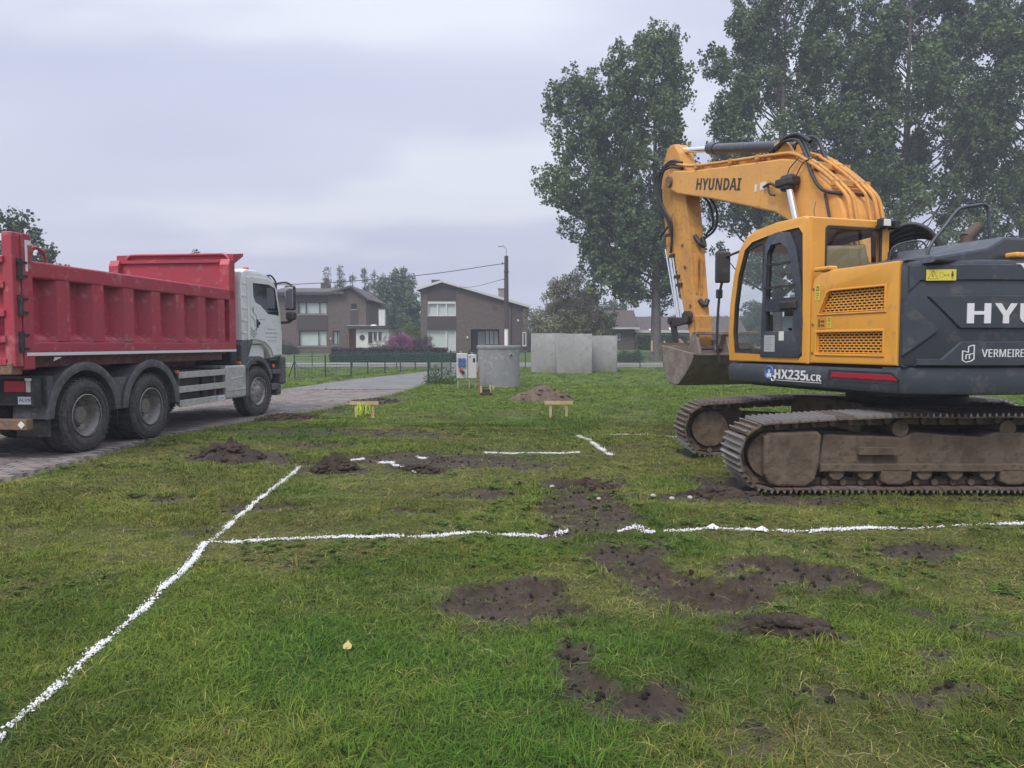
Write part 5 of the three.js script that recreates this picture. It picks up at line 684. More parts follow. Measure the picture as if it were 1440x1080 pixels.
  obj('bucket_ear', [prof([[-4.6, 1.3], [-4.3, 1.02], [-4.0, 1.05], [-4.1, 1.4], [-4.22, 1.74], [-4.34, 1.72], [-4.4, 1.5]], -0.3, -0.24, 0.01), prof([[-4.6, 1.3], [-4.3, 1.02], [-4.0, 1.05], [-4.1, 1.4], [-4.22, 1.74], [-4.34, 1.72], [-4.4, 1.5]], 0.3, 0.36, 0.01), B(-0.24, 0.93, 1.44, 1.5, -4.46, -4.3)], M.bucket, bucket);
  obj('cutting_edge', B(-0.8, 0.95, 1.4, 1.54, -4.53, -4.49), M.rust, bucket);
}
// ---------------------------------------------------------------- trees and shrubs
function leafGeo(seed, n, rad, size, up = 0.3) { // a spray of separate leaves
  const r = rng(seed), p = [], id = [], c = [], q = new THREE.Quaternion(), e = new THREE.Euler(), v = V(0, 0, 0);
  for (let i = 0; i < n; i++) {
    const t = r() * 6.283, ph = Math.acos(2 * r() - 1), d = rad * Math.cbrt(r()), s = size * (0.65 + 0.7 * r()), k = p.length / 3, o = [d * Math.sin(ph) * Math.cos(t), d * Math.cos(ph), d * Math.sin(ph) * Math.sin(t)], sh = 0.75 + 0.5 * r();
    q.setFromEuler(e.set((r() - 0.5) * 2.4 + up, r() * 6.283, (r() - 0.5) * 2.4));
    for (const [x, y, z] of [[0, 0, 0], [0.42, 0.08, 0.45], [0, 0, 1], [-0.42, 0.08, 0.45]]) { v.set(x * s, y * s, z * s).applyQuaternion(q); p.push(o[0] + v.x, o[1] + v.y, o[2] + v.z); c.push(sh, sh, sh); }
    id.push(k, k + 1, k + 3, k + 1, k + 2, k + 3);
  }
  const g = new THREE.BufferGeometry(); g.setAttribute('position', new THREE.Float32BufferAttribute(p, 3)); g.setAttribute('color', new THREE.Float32BufferAttribute(c, 3)); g.setIndex(id); g.computeVertexNormals(); return g;
}
const leafMat = new THREE.MeshPhysicalMaterial({ vertexColors: true, roughness: 0.7, side: THREE.DoubleSide, transmission: 0.25, thickness: 0 });
const leafPlain = new THREE.MeshStandardMaterial({ vertexColors: true, roughness: 0.7, side: THREE.DoubleSide });
function taper(pts, sides = 8) { // limb through points [x, y, z, radius]
  const g = []; for (let i = 1; i < pts.length; i++) { const a = pts[i - 1], b = pts[i]; g.push(rod(a.slice(0, 3), b.slice(0, 3), a[3], b[3], sides)); } return g;
}
// lobes: [x, y, z, rx, ry, rz] about the base; sprays fill the outer part of every lobe
function growTree(o) {
  const { name, label, category = 'tree', group, pos, trunk, lobes, per = 40, spray, tone, tone2, bark = M.bark, seed = 1, limbR = 0.05, thin = 0.35, mat = leafMat } = o;
  const t = thing(name, label, category, pos, 0, group), r = rng(seed);
  if (trunk) obj('trunk', taper(trunk, 12), bark, t);
  const limbs = []; if (trunk && limbR) lobes.forEach((l, i) => { if (r() < (l[1] < 9 ? 0.55 : 0.25)) return; const f = l[6] ?? null, yy = f ? f[1] : Math.max(trunk[1][1], l[1] - 0.9 * Math.hypot(l[0], l[2]) - 0.6), k = trunk.findIndex((p) => p[1] > yy), b = trunk[Math.max(1, k)] ?? trunk[trunk.length - 1], a = trunk[Math.max(0, k - 1)], u = clamp((yy - a[1]) / Math.max(0.01, b[1] - a[1])), s = f ?? [lerp(a[0], b[0], u), yy, lerp(a[2], b[2], u)], rr = Math.min(limbR * (0.6 + 0.25 * Math.hypot(l[0] - s[0], l[2] - s[2])), 0.14); limbs.push(...taper([[...s, rr], [lerp(s[0], l[0], 0.55) + (r() - 0.5) * 0.4, lerp(s[1], l[1], 0.42), lerp(s[2], l[2], 0.55) + (r() - 0.5) * 0.4, rr * 0.65], [l[0], l[1] + l[4] * 0.3, l[2], rr * 0.25]], 6)); });
  if (limbs.length) obj('limbs', limbs, bark, t);
  const M4 = new THREE.Matrix4(), q = new THREE.Quaternion(), e = new THREE.Euler(), spots = [];
  for (const l of lobes) { const n = Math.round(per * l[3] * l[4] * l[5] ** 0.5); for (let i = 0; i < n; i++) { const th = r() * 6.283, ph = Math.acos(2 * r() - 1), d = thin + (1 - thin) * Math.cbrt(r()) + (r() < 0.12 ? 0.25 * r() : 0); spots.push([l[0] + l[3] * d * Math.sin(ph) * Math.cos(th), l[1] + l[4] * d * Math.cos(ph), l[2] + l[5] * d * Math.sin(ph) * Math.sin(th)]); } }
  const im = new THREE.InstancedMesh(spray, mat, spots.length), c = new THREE.Color();
  spots.forEach((s, i) => { const k = 0.7 + 0.6 * r(); im.setMatrixAt(i, M4.compose(V(...s), q.setFromEuler(e.set(r() * 6.28, r() * 6.28, r() * 6.28)), V(k, k, k))); const w = mix3(tone, tone2, clamp(0.5 + (vn(s[0] * 0.5, s[1] * 0.5 + s[2], seed) - 0.5) * 1.6 + (r() - 0.5) * 0.5)); im.setColorAt(i, c.setRGB(...w)); });
  im.name = 'crown'; im.userData.kind = 'stuff'; t.add(im); return t;
}
{
  const spray = leafGeo(301, 17, 0.34, 0.22), sprayB = leafGeo(305, 24, 0.3, 0.125), sprayC = leafGeo(309, 46, 0.22, 0.055);
  function poplarLobes(seed, leaders) { // leaders: {pts: [[x,y,z]...], from, reach(t)}
    const r = rng(seed), out = [];
    for (const { pts, y0, y1, reach, dens = 1 } of leaders) {
      const at = (y) => { for (let i = 1; i < pts.length; i++) if (y <= pts[i][1]) { const u = (y - pts[i - 1][1]) / (pts[i][1] - pts[i - 1][1]); return [lerp(pts[i - 1][0], pts[i][0], u), lerp(pts[i - 1][2], pts[i][2], u)]; } return [pts[pts.length - 1][0], pts[pts.length - 1][2]]; };
      for (let y = y0; y < y1; y += 0.4 / dens) {
        const t = (y - y0) / (y1 - y0), a = r() * 6.283, [L, Rr] = reach(t), R0 = Math.cos(a) < 0 ? lerp((L + Rr) / 2, L, -Math.cos(a)) : lerp((L + Rr) / 2, Rr, Math.cos(a)), d = R0 * (0.25 + 0.75 * Math.sqrt(r())), [ax, az] = at(y), s = 0.6 + 0.5 * r();
        const yb = Math.max(5, y - d * 0.95 - 0.5), [sx, sz] = at(Math.max(yb, pts[0][1]));
        out.push([ax + Math.cos(a) * d, y, az + Math.sin(a) * d * 0.9, s, s * (1.15 + 0.5 * r()), s, [sx, yb, sz]]);
      }
      const top = pts[pts.length - 1]; out.push([top[0], top[1] - 0.8, top[2], 0.6, 1.3, 0.6, [top[0], top[1] - 2, top[2]]]);
    }
    return out;
  }
  const gY = (x, z) => groundY(x, z) - 0.1, tone = [0.062, 0.108, 0.038], tone2 = [0.125, 0.19, 0.06];
  const kw = { spray, tone, tone2, per: 23, group: 'poplars in a row beyond the street', name: 'poplar_tree' };
  const tr = (h, r0, lean = 0, fork = 0) => [[0, 0, 0, r0 * 1.5], [0, 0.7, 0, r0 * 1.08], [lean * 0.1, h * 0.2, 0, r0 * 0.82], [lean * 0.35, h * 0.45, 0.1, r0 * 0.55], [lean * 0.7, h * 0.72, 0, r0 * 0.28], [lean, h * 0.97, 0, 0.03]];
  growTree({ ...kw, label: 'shorter poplar with two tops and a wide side limb', pos: [11.55, gY(11.55, -60), -60], trunk: tr(26.8, 0.42, -0.4), seed: 401, lobes: poplarLobes(411, [
    { pts: [[0, 4, 0], [-0.2, 14, 0], [-0.4, 26.6, 0]], y0: 5.6, y1: 25.6, reach: (t) => [t < 0.12 ? 3.6 : 4.6 - 3.4 * t ** 2.2, t < 0.1 ? 1.8 : 3.6 - 2.3 * t ** 2], dens: 2.2 },
    { pts: [[0, 6, 0], [-3.6, 12, 0.4], [-6.4, 20, 0.2], [-6.6, 22.9, 0]], y0: 7.4, y1: 22.2, reach: (t) => [3.9 - 2.6 * t ** 1.5, 2.6 - 1.4 * t], dens: 1.8 },
    { pts: [[0, 8, 0], [-2.6, 14, 0.3], [-3.3, 21, 0], [-3.2, 24.2, 0]], y0: 10, y1: 23.6, reach: (t) => [2.6 - t, 2.4 - t], dens: 1.1 }, { pts: [[-1, 7, 0], [-5.5, 11, 0], [-8.6, 15, 0]], y0: 8.5, y1: 15, reach: (t) => [2.4, 2.2], dens: 1.2 }, { pts: [[-1.5, 5, 0], [-3.6, 6.6, 0.3], [-4.4, 9, 0.3]], y0: 5.0, y1: 9, reach: () => [1.6, 1.8], dens: 1.3 }] ) });
  const big = (label, x, h, seed, left, right) => growTree({ ...kw, label, pos: [x, gY(x, -60), -60], trunk: tr(h, 0.46, 0.3), seed, lobes: poplarLobes(seed + 7, [
    { pts: [[0, 4, 0], [0.1, 15, 0], [0.3, h - 0.3, 0]], y0: 6.2, y1: h - 1.2, reach: (t) => [left * (1 - 0.5 * t ** 3) * (t < 0.08 ? 0.7 : 1), right * (1 - 0.5 * t ** 3) * (t < 0.08 ? 0.7 : 1)], dens: 2.25 },
    { pts: [[0.1, 9, 0], [left * -0.55, 17, 0.5], [left * -0.62, h * 0.86, 0.4]], y0: 12, y1: h * 0.84, reach: () => [2.2, 2], dens: 0.95 }, { pts: [[0.1, 10, 0], [right * 0.55, 18, -0.5], [right * 0.6, h * 0.9, -0.4]], y0: 13, y1: h * 0.88, reach: () => [2, 2.2], dens: 0.95 }] ) });
  big('tall poplar between the two-topped poplar and the excavator boom knee', 21.2, 31.5, 421, 5.8, 5.6); big('tall poplar rising behind the boom foot hoses', 31.0, 33, 441, 5.6, 5.7); big('tall poplar rising behind the excavator engine hood', 40.6, 32, 461, 5.7, 5.7); big('tall poplar at the cut-off end of the row', 50.4, 31, 481, 5.0, 5.0);

  const bush = (seed, n, w, h, d, y0 = 0, s = 0.9) => { const r = rng(seed), o = []; for (let i = 0; i < n; i++) { const a = r() * 6.283, ph = Math.acos(1 - 1.55 * r()), q = 0.45 + 0.55 * r(), k = s * (0.7 + 0.6 * r()); o.push([w * Math.sin(ph) * Math.cos(a) * q, y0 + h * Math.max(0.05, Math.cos(ph) * 0.9 + 0.1) * q, d * Math.sin(ph) * Math.sin(a) * q, k, k * 0.85, k]); } return o; };
  const at = (x, z) => [x, gY(x, z), z];
  // shrubby pale tree right of the gabled house
  growTree({ name: 'broadleaf_tree', label: 'airy grey-green broadleaf tree beside the house with the white fascia', pos: at(5.0, -64), trunk: [[0, 0, 0, 0.2], [0, 1.2, 0, 0.17], [0.2, 3.5, 0, 0.1], [0.2, 6, 0, 0.04]], lobes: bush(501, 70, 3.3, 5.4, 2.8, 1.9, 0.8), per: 44, spray: sprayB, tone: [0.13, 0.135, 0.06], tone2: [0.22, 0.22, 0.12], seed: 503, limbR: 0.04, thin: 0.1 });
  growTree({ name: 'broadleaf_tree', label: 'dark broadleaf tree rising behind the tail of the truck', pos: at(-29.6, -44), trunk: [[0, 0, 0, 0.26], [0, 2, 0, 0.2], [0.2, 5, 0, 0.12], [0.2, 9, 0, 0.04]], lobes: bush(511, 90, 3.2, 6.9, 2.8, 2.0, 0.95), per: 36, spray, tone: [0.045, 0.08, 0.035], tone2: [0.08, 0.13, 0.05], seed: 513, limbR: 0.05 });
  growTree({ name: 'broadleaf_tree', label: 'round blue-green tree between the two brick houses', pos: at(-14.2, -93), trunk: [[0, 0, 0, 0.3], [0, 3, 0, 0.25], [0, 8, 0, 0.06]], lobes: bush(521, 80, 3.6, 8.4, 3.4, 1.9, 1.1), per: 24, spray, tone: [0.075, 0.135, 0.075], tone2: [0.125, 0.2, 0.1], seed: 523, limbR: 0.05 });
  growTree({ name: 'broadleaf_tree', label: 'yellow-green tree close behind the gable of the flat-roofed house', pos: at(-18.4, -96), trunk: [[0, 0, 0, 0.2], [0, 2, 0, 0.15], [0, 6, 0, 0.05]], lobes: bush(531, 40, 1.9, 5.8, 2, 1.4, 0.9), per: 26, spray, tone: [0.16, 0.18, 0.03], tone2: [0.26, 0.26, 0.05], seed: 533 });
  const conifer = (label, x, z, h, w, seed) => { const o = [], r = rng(seed); for (let y = 0.8; y < h; y += 0.42) { const k = w * (1 - (y / h) ** 1.6) + 0.12, a = r() * 6.28; o.push([Math.cos(a) * k * 0.5, y, Math.sin(a) * k * 0.5, k * 0.75 + 0.15, 0.6, k * 0.75 + 0.15]); } growTree({ name: 'conifer_tree', label, pos: at(x, z), trunk: [[0, 0, 0, 0.18], [0, h * 0.5, 0, 0.1], [0, h, 0, 0.02]], lobes: o, per: 34, spray: sprayB, tone: [0.045, 0.075, 0.05], tone2: [0.07, 0.11, 0.065], seed: seed + 1, limbR: 0, group: 'conifers behind the houses' }); };
  conifer('slim dark conifer behind the chimney of the flat-roofed house', -23.9, -97, 10.2, 0.8, 541); conifer('broad dark conifer beside the slimmest conifer', -22.2, -97, 10.7, 1.5, 543); conifer('dark conifer standing behind the gable peak', -19.6, -100, 10.9, 0.95, 545); conifer('thin dark conifer touching its taller neighbour', -18.3, -100, 10.4, 0.7, 547); conifer('sparse conifer seen over the roof between its neighbours', -20.8, -98, 10.0, 0.6, 549);
  conifer('dark conifer behind the roof with skylights', 17.4, -118, 7.6, 1.1, 551); 
  const shrub = (name, label, x, z, n, w, h, d, tone, tone2, seed, y0 = 0.1, s = 0.45, category = 'shrub', sp = sprayC) => growTree({ name, label, category, pos: at(x, z), trunk: [[0, 0, 0, 0.07], [0, h * 0.3, 0, 0.05], [0.05, h * 0.6, 0, 0.02]], lobes: bush(seed, n, w, h, d, y0, s), per: 170, spray: sp, tone, tone2, seed: seed + 1, limbR: 0, bark: M.barkDark, mat: leafPlain });
  const rh = shrub('flowering_shrub', 'large shrub covered in pink blossom behind the dark hedge', -9.55, -63.5, 30, 1.55, 1.95, 1.0, [0.16, 0.06, 0.12], [0.62, 0.22, 0.44], 561, 0.5);
  shrub('copper_shrub', 'round dark purple-leaved shrub beside the pink one', -7.55, -63.2, 20, 0.95, 1.4, 0.8, [0.04, 0.016, 0.022], [0.075, 0.03, 0.036], 563, 0.5);
  shrub('green_shrub', 'low green shrub in front of the white annex', -10.9, -62.8, 14, 0.9, 0.7, 0.6, [0.05, 0.09, 0.03], [0.085, 0.13, 0.045], 565, 0.4);
  shrub('green_shrub', 'bright light green bush behind the pink blossom', -10.6, -74.5, 28, 1.8, 2.9, 1.2, [0.11, 0.16, 0.03], [0.18, 0.24, 0.05], 567, 0.6, 0.6);
  shrub('green_shrub', 'small dark bush under the wide window of the flat-roofed house', -20.6, -68.5, 12, 0.8, 1.2, 0.6, [0.02, 0.032, 0.02], [0.035, 0.05, 0.026], 569, 0.3);
  shrub('green_shrub', 'dark weedy bush on the bank near the two-topped poplar trunk', 8.9, -56.4, 14, 1.0, 0.75, 0.5, [0.028, 0.056, 0.022], [0.05, 0.085, 0.03], 571, 0.1);
  shrub('green_shrub', 'tuft of tall weeds around the fence post beside the lane', -2.75, -28.3, 16, 0.75, 0.55, 0.6, [0.05, 0.1, 0.03], [0.09, 0.15, 0.05], 573, 0.02, 0.2);
  shrub('green_shrub', 'bright green bush in front of the roof with skylights', 22.9, -96, 22, 1.6, 2.6, 1.2, [0.06, 0.11, 0.025], [0.1, 0.16, 0.04], 575, 0.5, 0.7);
  growTree({ name: 'broadleaf_tree', label: 'green tree behind the small brick house', pos: at(15.2, -112), trunk: [[0, 0, 0, 0.2], [0, 3, 0, 0.15], [0, 6, 0, 0.05]], lobes: bush(581, 40, 2.6, 6.2, 2, 1.6, 1), per: 24, spray, tone: [0.036, 0.068, 0.03], tone2: [0.06, 0.1, 0.04], seed: 583 });
  growTree({ name: 'broadleaf_tree', label: 'broad round tree across the field, seen through the excavator cab', pos: at(44, -134), trunk: [[0, 0, 0, 0.3], [0, 3, 0, 0.2], [0, 6, 0, 0.06]], lobes: bush(585, 60, 4.6, 6.4, 3, 1.2, 1.4), per: 16, spray, tone: [0.05, 0.085, 0.025], tone2: [0.085, 0.13, 0.04], seed: 587 });
  growTree({ name: 'broadleaf_tree', label: 'tree top showing over the raised headboard of the truck', pos: at(-30.8, -74), trunk: [[0, 0, 0, 0.3], [0, 4, 0, 0.2], [0, 8, 0, 0.06]], lobes: bush(589, 50, 2.6, 7.6, 3, 2.0, 1.0), per: 20, spray, tone: [0.045, 0.07, 0.035], tone2: [0.07, 0.1, 0.045], seed: 591 });
  // far wood edge that reads as one mass
  { const r = rng(601), spots = [], big2 = leafGeo(603, 40, 1.5, 0.6); for (let i = 0; i < 5200; i++) { const x = -120 + 330 * r(), z = -190 - 26 * r(), h = 3.5 + 6.5 * fbm(x * 0.045, 3, 605, 4); spots.push([x, rise(x, z) + h * Math.sqrt(r()), z]); }
    const im = new THREE.InstancedMesh(big2, leafPlain, spots.length), mm = new THREE.Matrix4(), q = new THREE.Quaternion(), e = new THREE.Euler(), c = new THREE.Color(); spots.forEach((s, i) => { im.setMatrixAt(i, mm.compose(V(...s), q.setFromEuler(e.set(r() * 6, r() * 6, r() * 6)), V(1, 1, 1))); im.setColorAt(i, c.setRGB(...mix3([0.035, 0.06, 0.025], [0.075, 0.105, 0.04], vn(s[0] * 0.12, s[1] * 0.2, 607)))); });
    im.name = 'far_woodland'; tag(im, 'far edge of woodland along the horizon', 'woodland', null, 'stuff'); scene.add(im); }
  // clipped hedges: a dense block of small leaves
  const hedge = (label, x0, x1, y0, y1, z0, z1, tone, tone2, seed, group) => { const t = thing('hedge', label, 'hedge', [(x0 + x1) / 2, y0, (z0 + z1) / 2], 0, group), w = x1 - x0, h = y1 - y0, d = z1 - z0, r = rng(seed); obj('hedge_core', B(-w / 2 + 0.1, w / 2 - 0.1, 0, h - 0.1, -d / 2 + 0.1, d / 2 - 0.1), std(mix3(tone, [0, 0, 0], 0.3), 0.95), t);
    const n = Math.round((w * h * 2 + w * d + h * d * 2) * 34), im = new THREE.InstancedMesh(leafGeo(seed + 5, 20, 0.16, 0.08), leafPlain, n), mm = new THREE.Matrix4(), q = new THREE.Quaternion(), e = new THREE.Euler(), c = new THREE.Color(); for (let i = 0; i < n; i++) { const f = r() * (w * h + w * d + h * d), bm = 0.06 * (vn(i * 0.37, seed, 3) - 0.5); let p; if (f < w * h) p = [(r() - 0.5) * w, r() * h, (r() < 0.75 ? 0.5 : -0.5) * (d - 0.14) + bm]; else if (f < w * h + w * d) p = [(r() - 0.5) * w, h - 0.08 + bm, (r() - 0.5) * d]; else p = [(r() < 0.5 ? 0.5 : -0.5) * (w - 0.14), r() * h, (r() - 0.5) * d]; im.setMatrixAt(i, mm.compose(V(...p), q.setFromEuler(e.set(r() * 6, r() * 6, r() * 6)), V(1, 1, 1))); im.setColorAt(i, c.setRGB(...mix3(tone, tone2, r()))); } im.name = 'foliage'; im.userData.kind = 'stuff'; t.add(im); };
  hedge('long dark copper-topped hedge along the street before the houses', -14.3, -5.2, 0.05, 1.12, -60.2, -59.2, [0.03, 0.022, 0.02], [0.06, 0.038, 0.036], 611);
  hedge('dark green hedge standing on the street side of the copper-topped one', -14.2, -1.5, 0.02, 0.72, -58.9, -58.2, [0.022, 0.036, 0.028], [0.036, 0.054, 0.04], 613);
  hedge('clipped bright green hedge behind the poplar trunk', 13.0, 18.2, 0.7, 2.45, -79, -77.8, [0.05, 0.1, 0.022], [0.09, 0.15, 0.035], 615);
}

// ---------------------------------------------------------------- houses
{
  // window standing in an opening of the wall at plane z (wall face), set back a little: frame > panes, curtain
  function win(h, x0, x1, y0, y1, z, fm, splits, o = {}) {
    const { curtain = true, glass = houseGlass, lower = 0 } = o, f = 0.07, fr = [B(x0, x1, y1 - f, y1, z - 0.16, z - 0.08), B(x0, x1, y0, y0 + f, z - 0.16, z - 0.08), B(x0, x0 + f, y0 + f, y1 - f, z - 0.16, z - 0.08), B(x1 - f, x1, y0 + f, y1 - f, z - 0.16, z - 0.08)];
    const xs = [x0 + f, ...splits.map((s) => lerp(x0, x1, s)), x1 - f]; for (const s of splits) { const x = lerp(x0, x1, s); fr.push(B(x - 0.045, x + 0.045, y0 + f, y1 - f, z - 0.155, z - 0.085)); } if (lower) fr.push(B(x0 + f, x1 - f, y0 + f, y0 + lower, z - 0.15, z - 0.09));
    const w = obj('window', fr, fm, h); for (let i = 1; i < xs.length; i++) obj('pane', B(xs[i - 1] + (i > 1 ? 0.045 : 0), xs[i] - (i < xs.length - 1 ? 0.045 : 0), y0 + f + lower * 0.9, y1 - f, z - 0.128, z - 0.12), glassPane, w);
    if (curtain) { const g = [], r = rng(Math.round(x0 * 100 + y0 * 10)); let x = x0 + 0.04; while (x < x1 - 0.06) { const ww = 0.09 + 0.1 * r(); g.push(B(x, Math.min(x + ww, x1 - 0.04), y0 + 0.04, y1 - 0.04, z - 0.33 - 0.05 * r(), z - 0.29)); x += ww; } obj('curtain', g, M.netCurtain, w); }
    obj('window_sill', B(x0 - 0.05, x1 + 0.05, y0 - 0.07, y0 - 0.005, z - 0.1, z + 0.06), M.concrete, w); return w;
  }
  // --- gabled brick house with white fascia
  const Z2 = -71, h2 = thing('brick_house', 'gabled two-storey brick house with pale fascia behind the utility pole', 'house', [0, 0, Z2]);
  const up2 = [-8.0, -5.32, 4.15, 5.56], lo2 = [-8.03, -5.34, 0.79, 2.81], dr2 = [-3.91, -1.22, 0.42, 2.88];
  obj('front_wall', face([[-8.65, 0.1], [1.5, 0.1], [1.5, 5.02], [-6.59, 7.3], [-8.65, 6.62]], -0.35, 0, 0, [up2, lo2, dr2].map((q) => rect(...q))), M.brick, h2);
  obj('side_wall', [B(-8.65, -8.3, 0.1, 6.62, -9, -0.35), B(1.15, 1.5, 0.1, 5.02, -9, -0.35), B(-8.3, 1.15, 0.1, 5.4, -9, -8.7)], M.brick, h2);
  const rf2 = obj('roof', face([[-9.0, 6.53], [-6.59, 7.3], [1.66, 4.92], [1.72, 5.06], [-6.59, 7.46], [-9.05, 6.68]], -9.4, 0.4), M.roofTile, h2);
  obj('fascia', face([[-9.03, 6.5], [-6.59, 7.27], [1.69, 4.88], [1.75, 5.1], [-6.59, 7.5], [-9.09, 6.72]], 0.405, 0.45), M.fascia, rf2);
  obj('chimney', [B(-8.0, -7.15, 6.6, 7.85, -4.4, -3.6)], M.brickDark, rf2); obj('chimney', [B(-1.35, -0.55, 5.4, 6.9, -3.6, -2.8), B(-1.4, -0.5, 6.86, 6.96, -3.65, -2.75)], M.concrete, rf2);
  obj('cladding', [B(-8.03, -5.3, 5.57, 6.9, 0.003, 0.04), B(-8.03, -5.3, 2.82, 4.07, 0.003, 0.04)], M.panelBrown, h2);
  obj('base_panel', B(-8.03, -5.3, 0.2, 0.71, 0.003, 0.05), M.frameWhite, h2);
  win(h2, ...up2, 0, M.frameWhite, [0.35, 0.66]); obj('shutter_box', B(-7.98, -5.34, 5.3, 5.54, -0.1, -0.04), M.frameWhite, h2); win(h2, ...lo2, 0, M.frameWhite, [0.66]);
  obj('porch_recess', [B(-3.91, -1.22, 0.42, 2.88, -1.55, -1.5), B(-3.91, -1.22, 0.38, 0.42, -1.5, 0), B(-3.95, -3.91, 0.42, 2.88, -1.5, -0.35), B(-1.22, -1.18, 0.42, 2.88, -1.5, -0.35), B(-3.9, -1.22, 2.88, 2.92, -1.5, -0.35)], M.brickDark, h2);
  obj('front_door', [B(-3.3, -2.62, 0.42, 2.7, -1.5, -1.42)], M.fascia, h2); obj('porch_panel', [B(-2.6, -1.24, 0.42, 1.35, -0.9, -0.82)], M.whiteWall, h2); win(h2, -2.6, -1.3, 1.4, 2.8, -0.8, M.frameDark, [0.33, 0.66]);
  obj('recess_cladding', [B(-0.02, 0.95, 0.4, 5.25, 0.003, 0.03)], M.brickDark, h2); obj('vent', [B(-1.85, -1.45, 4.65, 5.05, 0.003, 0.03)], M.brickDark, h2); obj('downpipe', rod([-0.1, 0.3, 0.06], [-0.1, 5.4, 0.06], 0.05), M.frameDark, h2);
  win(h2, 1.0, 1.35, 1.3, 2.6, 0.2, M.frameWhite, [], { curtain: false }); obj('house_lamp', [R(-4.3, -4.15, 2.0, 2.2, 0.003, 0.12, 0.02), R(0.5, 0.65, 3.6, 3.8, 0.03, 0.12, 0.02)], M.clearLens, h2);
  obj('side_porch', [B(1.5, 2.9, 0.3, 2.7, -4, -3.7), B(1.5, 3.0, 2.7, 2.9, -4.2, -1.5), B(2.7, 2.85, 0.3, 2.7, -1.8, -1.65)], M.fascia, h2);
  // --- brick house with wide windows, gable to the right
  const h1 = thing('brick_house', 'flat-roofed brick house with a side gable behind the truck mirror', 'house', [0, 0, -70]);
  const u1 = [-19.98, -17.27, 4.25, 5.37], l1 = [-19.95, -17.31, 1.26, 2.73], n1 = [-16.76, -16.11, 1.4, 2.73], s1 = [-15.0, -14.48, 4.71, 5.24];
  obj('front_wall', face([[-22, 0.1], [-13.65, 0.1], [-13.65, 5.72], [-14.98, 6.72], [-16.85, 6.15], [-22, 6.15]], -0.35, 0, 0, [u1, l1, n1, s1].map((q) => rect(...q))), M.brick, h1);
  obj('side_wall', [B(-22, -21.65, 0.1, 6.1, -8.5, -0.35), B(-14.0, -13.65, 0.1, 5.7, -8.5, -0.35), B(-21.65, -14, 0.1, 5.7, -8.5, -8.2)], M.brick, h1);
  const rf1 = obj('roof', [prof([[0.5, 6.1], [0.5, 6.32], [-3.6, 6.95], [-9, 6.3], [-9, 6.1], [-3.6, 6.75]], -22.5, -15.6, 0), face([[-17.0, 6.1], [-14.98, 6.72], [-13.3, 5.5], [-13.25, 5.62], [-14.98, 6.92], [-17.0, 6.3]], -8.9, 0.45)], M.roofDark, h1);
  obj('fascia', [B(-22.5, -16.9, 6.0, 6.2, 0.5, 0.56)], M.frameDark, rf1); obj('chimney', [B(-18.7, -17.9, 6.6, 7.4, -4.2, -3.4), B(-18.55, -18.05, 7.4, 7.5, -4.05, -3.55), rod([-18.3, 7.5, -3.8], [-18.3, 7.85, -3.8], 0.14)], M.brickDark, rf1);
  obj('cladding', [B(-20.1, -17.2, 5.38, 5.98, 0.003, 0.04), B(-20.1, -17.2, 2.75, 4.17, 0.003, 0.04), B(-15.1, -14.35, 2.9, 4.63, 0.003, 0.03)], M.panelBrown, h1);
  win(h1, ...u1, 0, M.frameDark, [0.27, 0.74]); win(h1, ...l1, 0, M.frameDark, [0.7]); win(h1, ...n1, 0, M.frameDark, [0.6]); win(h1, ...s1, 0, M.frameDark, [], { curtain: false });
  obj('house_lamp', R(-17.0, -16.9, 1.9, 2.05, 0.003, 0.1, 0.02), M.clearLens, h1);
  // --- white annex with chimney
  const an = thing('white_annex', 'low white annex with flat roof and white chimney beside the brick gable', 'annex', [0, 0, -69.2]);
  obj('wall', face(rect(-14.43, -11.4, 0.1, 2.88), -0.3, 0, 0, [rect(-13.3, -12.9, 1.55, 2.6), rect(-12.8, -12.5, 1.8, 2.6), rect(-12.35, -12.05, 1.8, 2.6)]), M.whiteWall, an); obj('side_wall', [B(-11.7, -11.4, 0.1, 2.88, -3.6, -0.3), B(-14.43, -14.2, 0.1, 2.88, -0.8, -0.3)], M.whiteWall, an);
  obj('roof', [B(-15.2, -11.1, 2.9, 3.16, -3.8, 0.4)], M.frameDark, an); obj('roof_edge', B(-15.2, -13.2, 3.165, 3.2, -3.6, 0.38), M.fascia, an); obj('roof_light', mv(new THREE.SphereGeometry(0.35, 16, 8, 0, 6.3, 0, 1.57).scale(1, 0.4, 1), -12.9, 3.16, -0.6), M.frameWhite, an);
  obj('chimney', [B(-12.55, -11.97, 3.16, 4.75, -1.9, -1.3)], M.whiteWall, an); obj('chimney_cap', B(-12.6, -11.92, 4.755, 4.83, -1.95, -1.25), M.frameDark, an);
  win(an, -13.3, -12.9, 1.55, 2.6, 0, M.frameDark, [], { curtain: false }); win(an, -12.8, -12.5, 1.8, 2.6, 0, M.frameDark, [], { curtain: false }); win(an, -12.35, -12.05, 1.8, 2.6, 0, M.frameDark, [], { curtain: false });
  obj('entrance', [B(-15.05, -14.45, 0.1, 2.88, -0.75, -0.7), B(-15.1, -15.05, 0.1, 2.88, -0.7, 0.2)], M.woodBrown, an); obj('wall_ornament', mv(new THREE.CylinderGeometry(0.24, 0.24, 0.06, 20).rotateX(Math.PI / 2), -13.85, 2.1, 0.04), M.frameDark, an);
  // --- houses beyond the poplars
  const h3 = thing('brick_house', 'small brown brick house with white eave behind the airy tree', 'house', [0, 0, -80]);
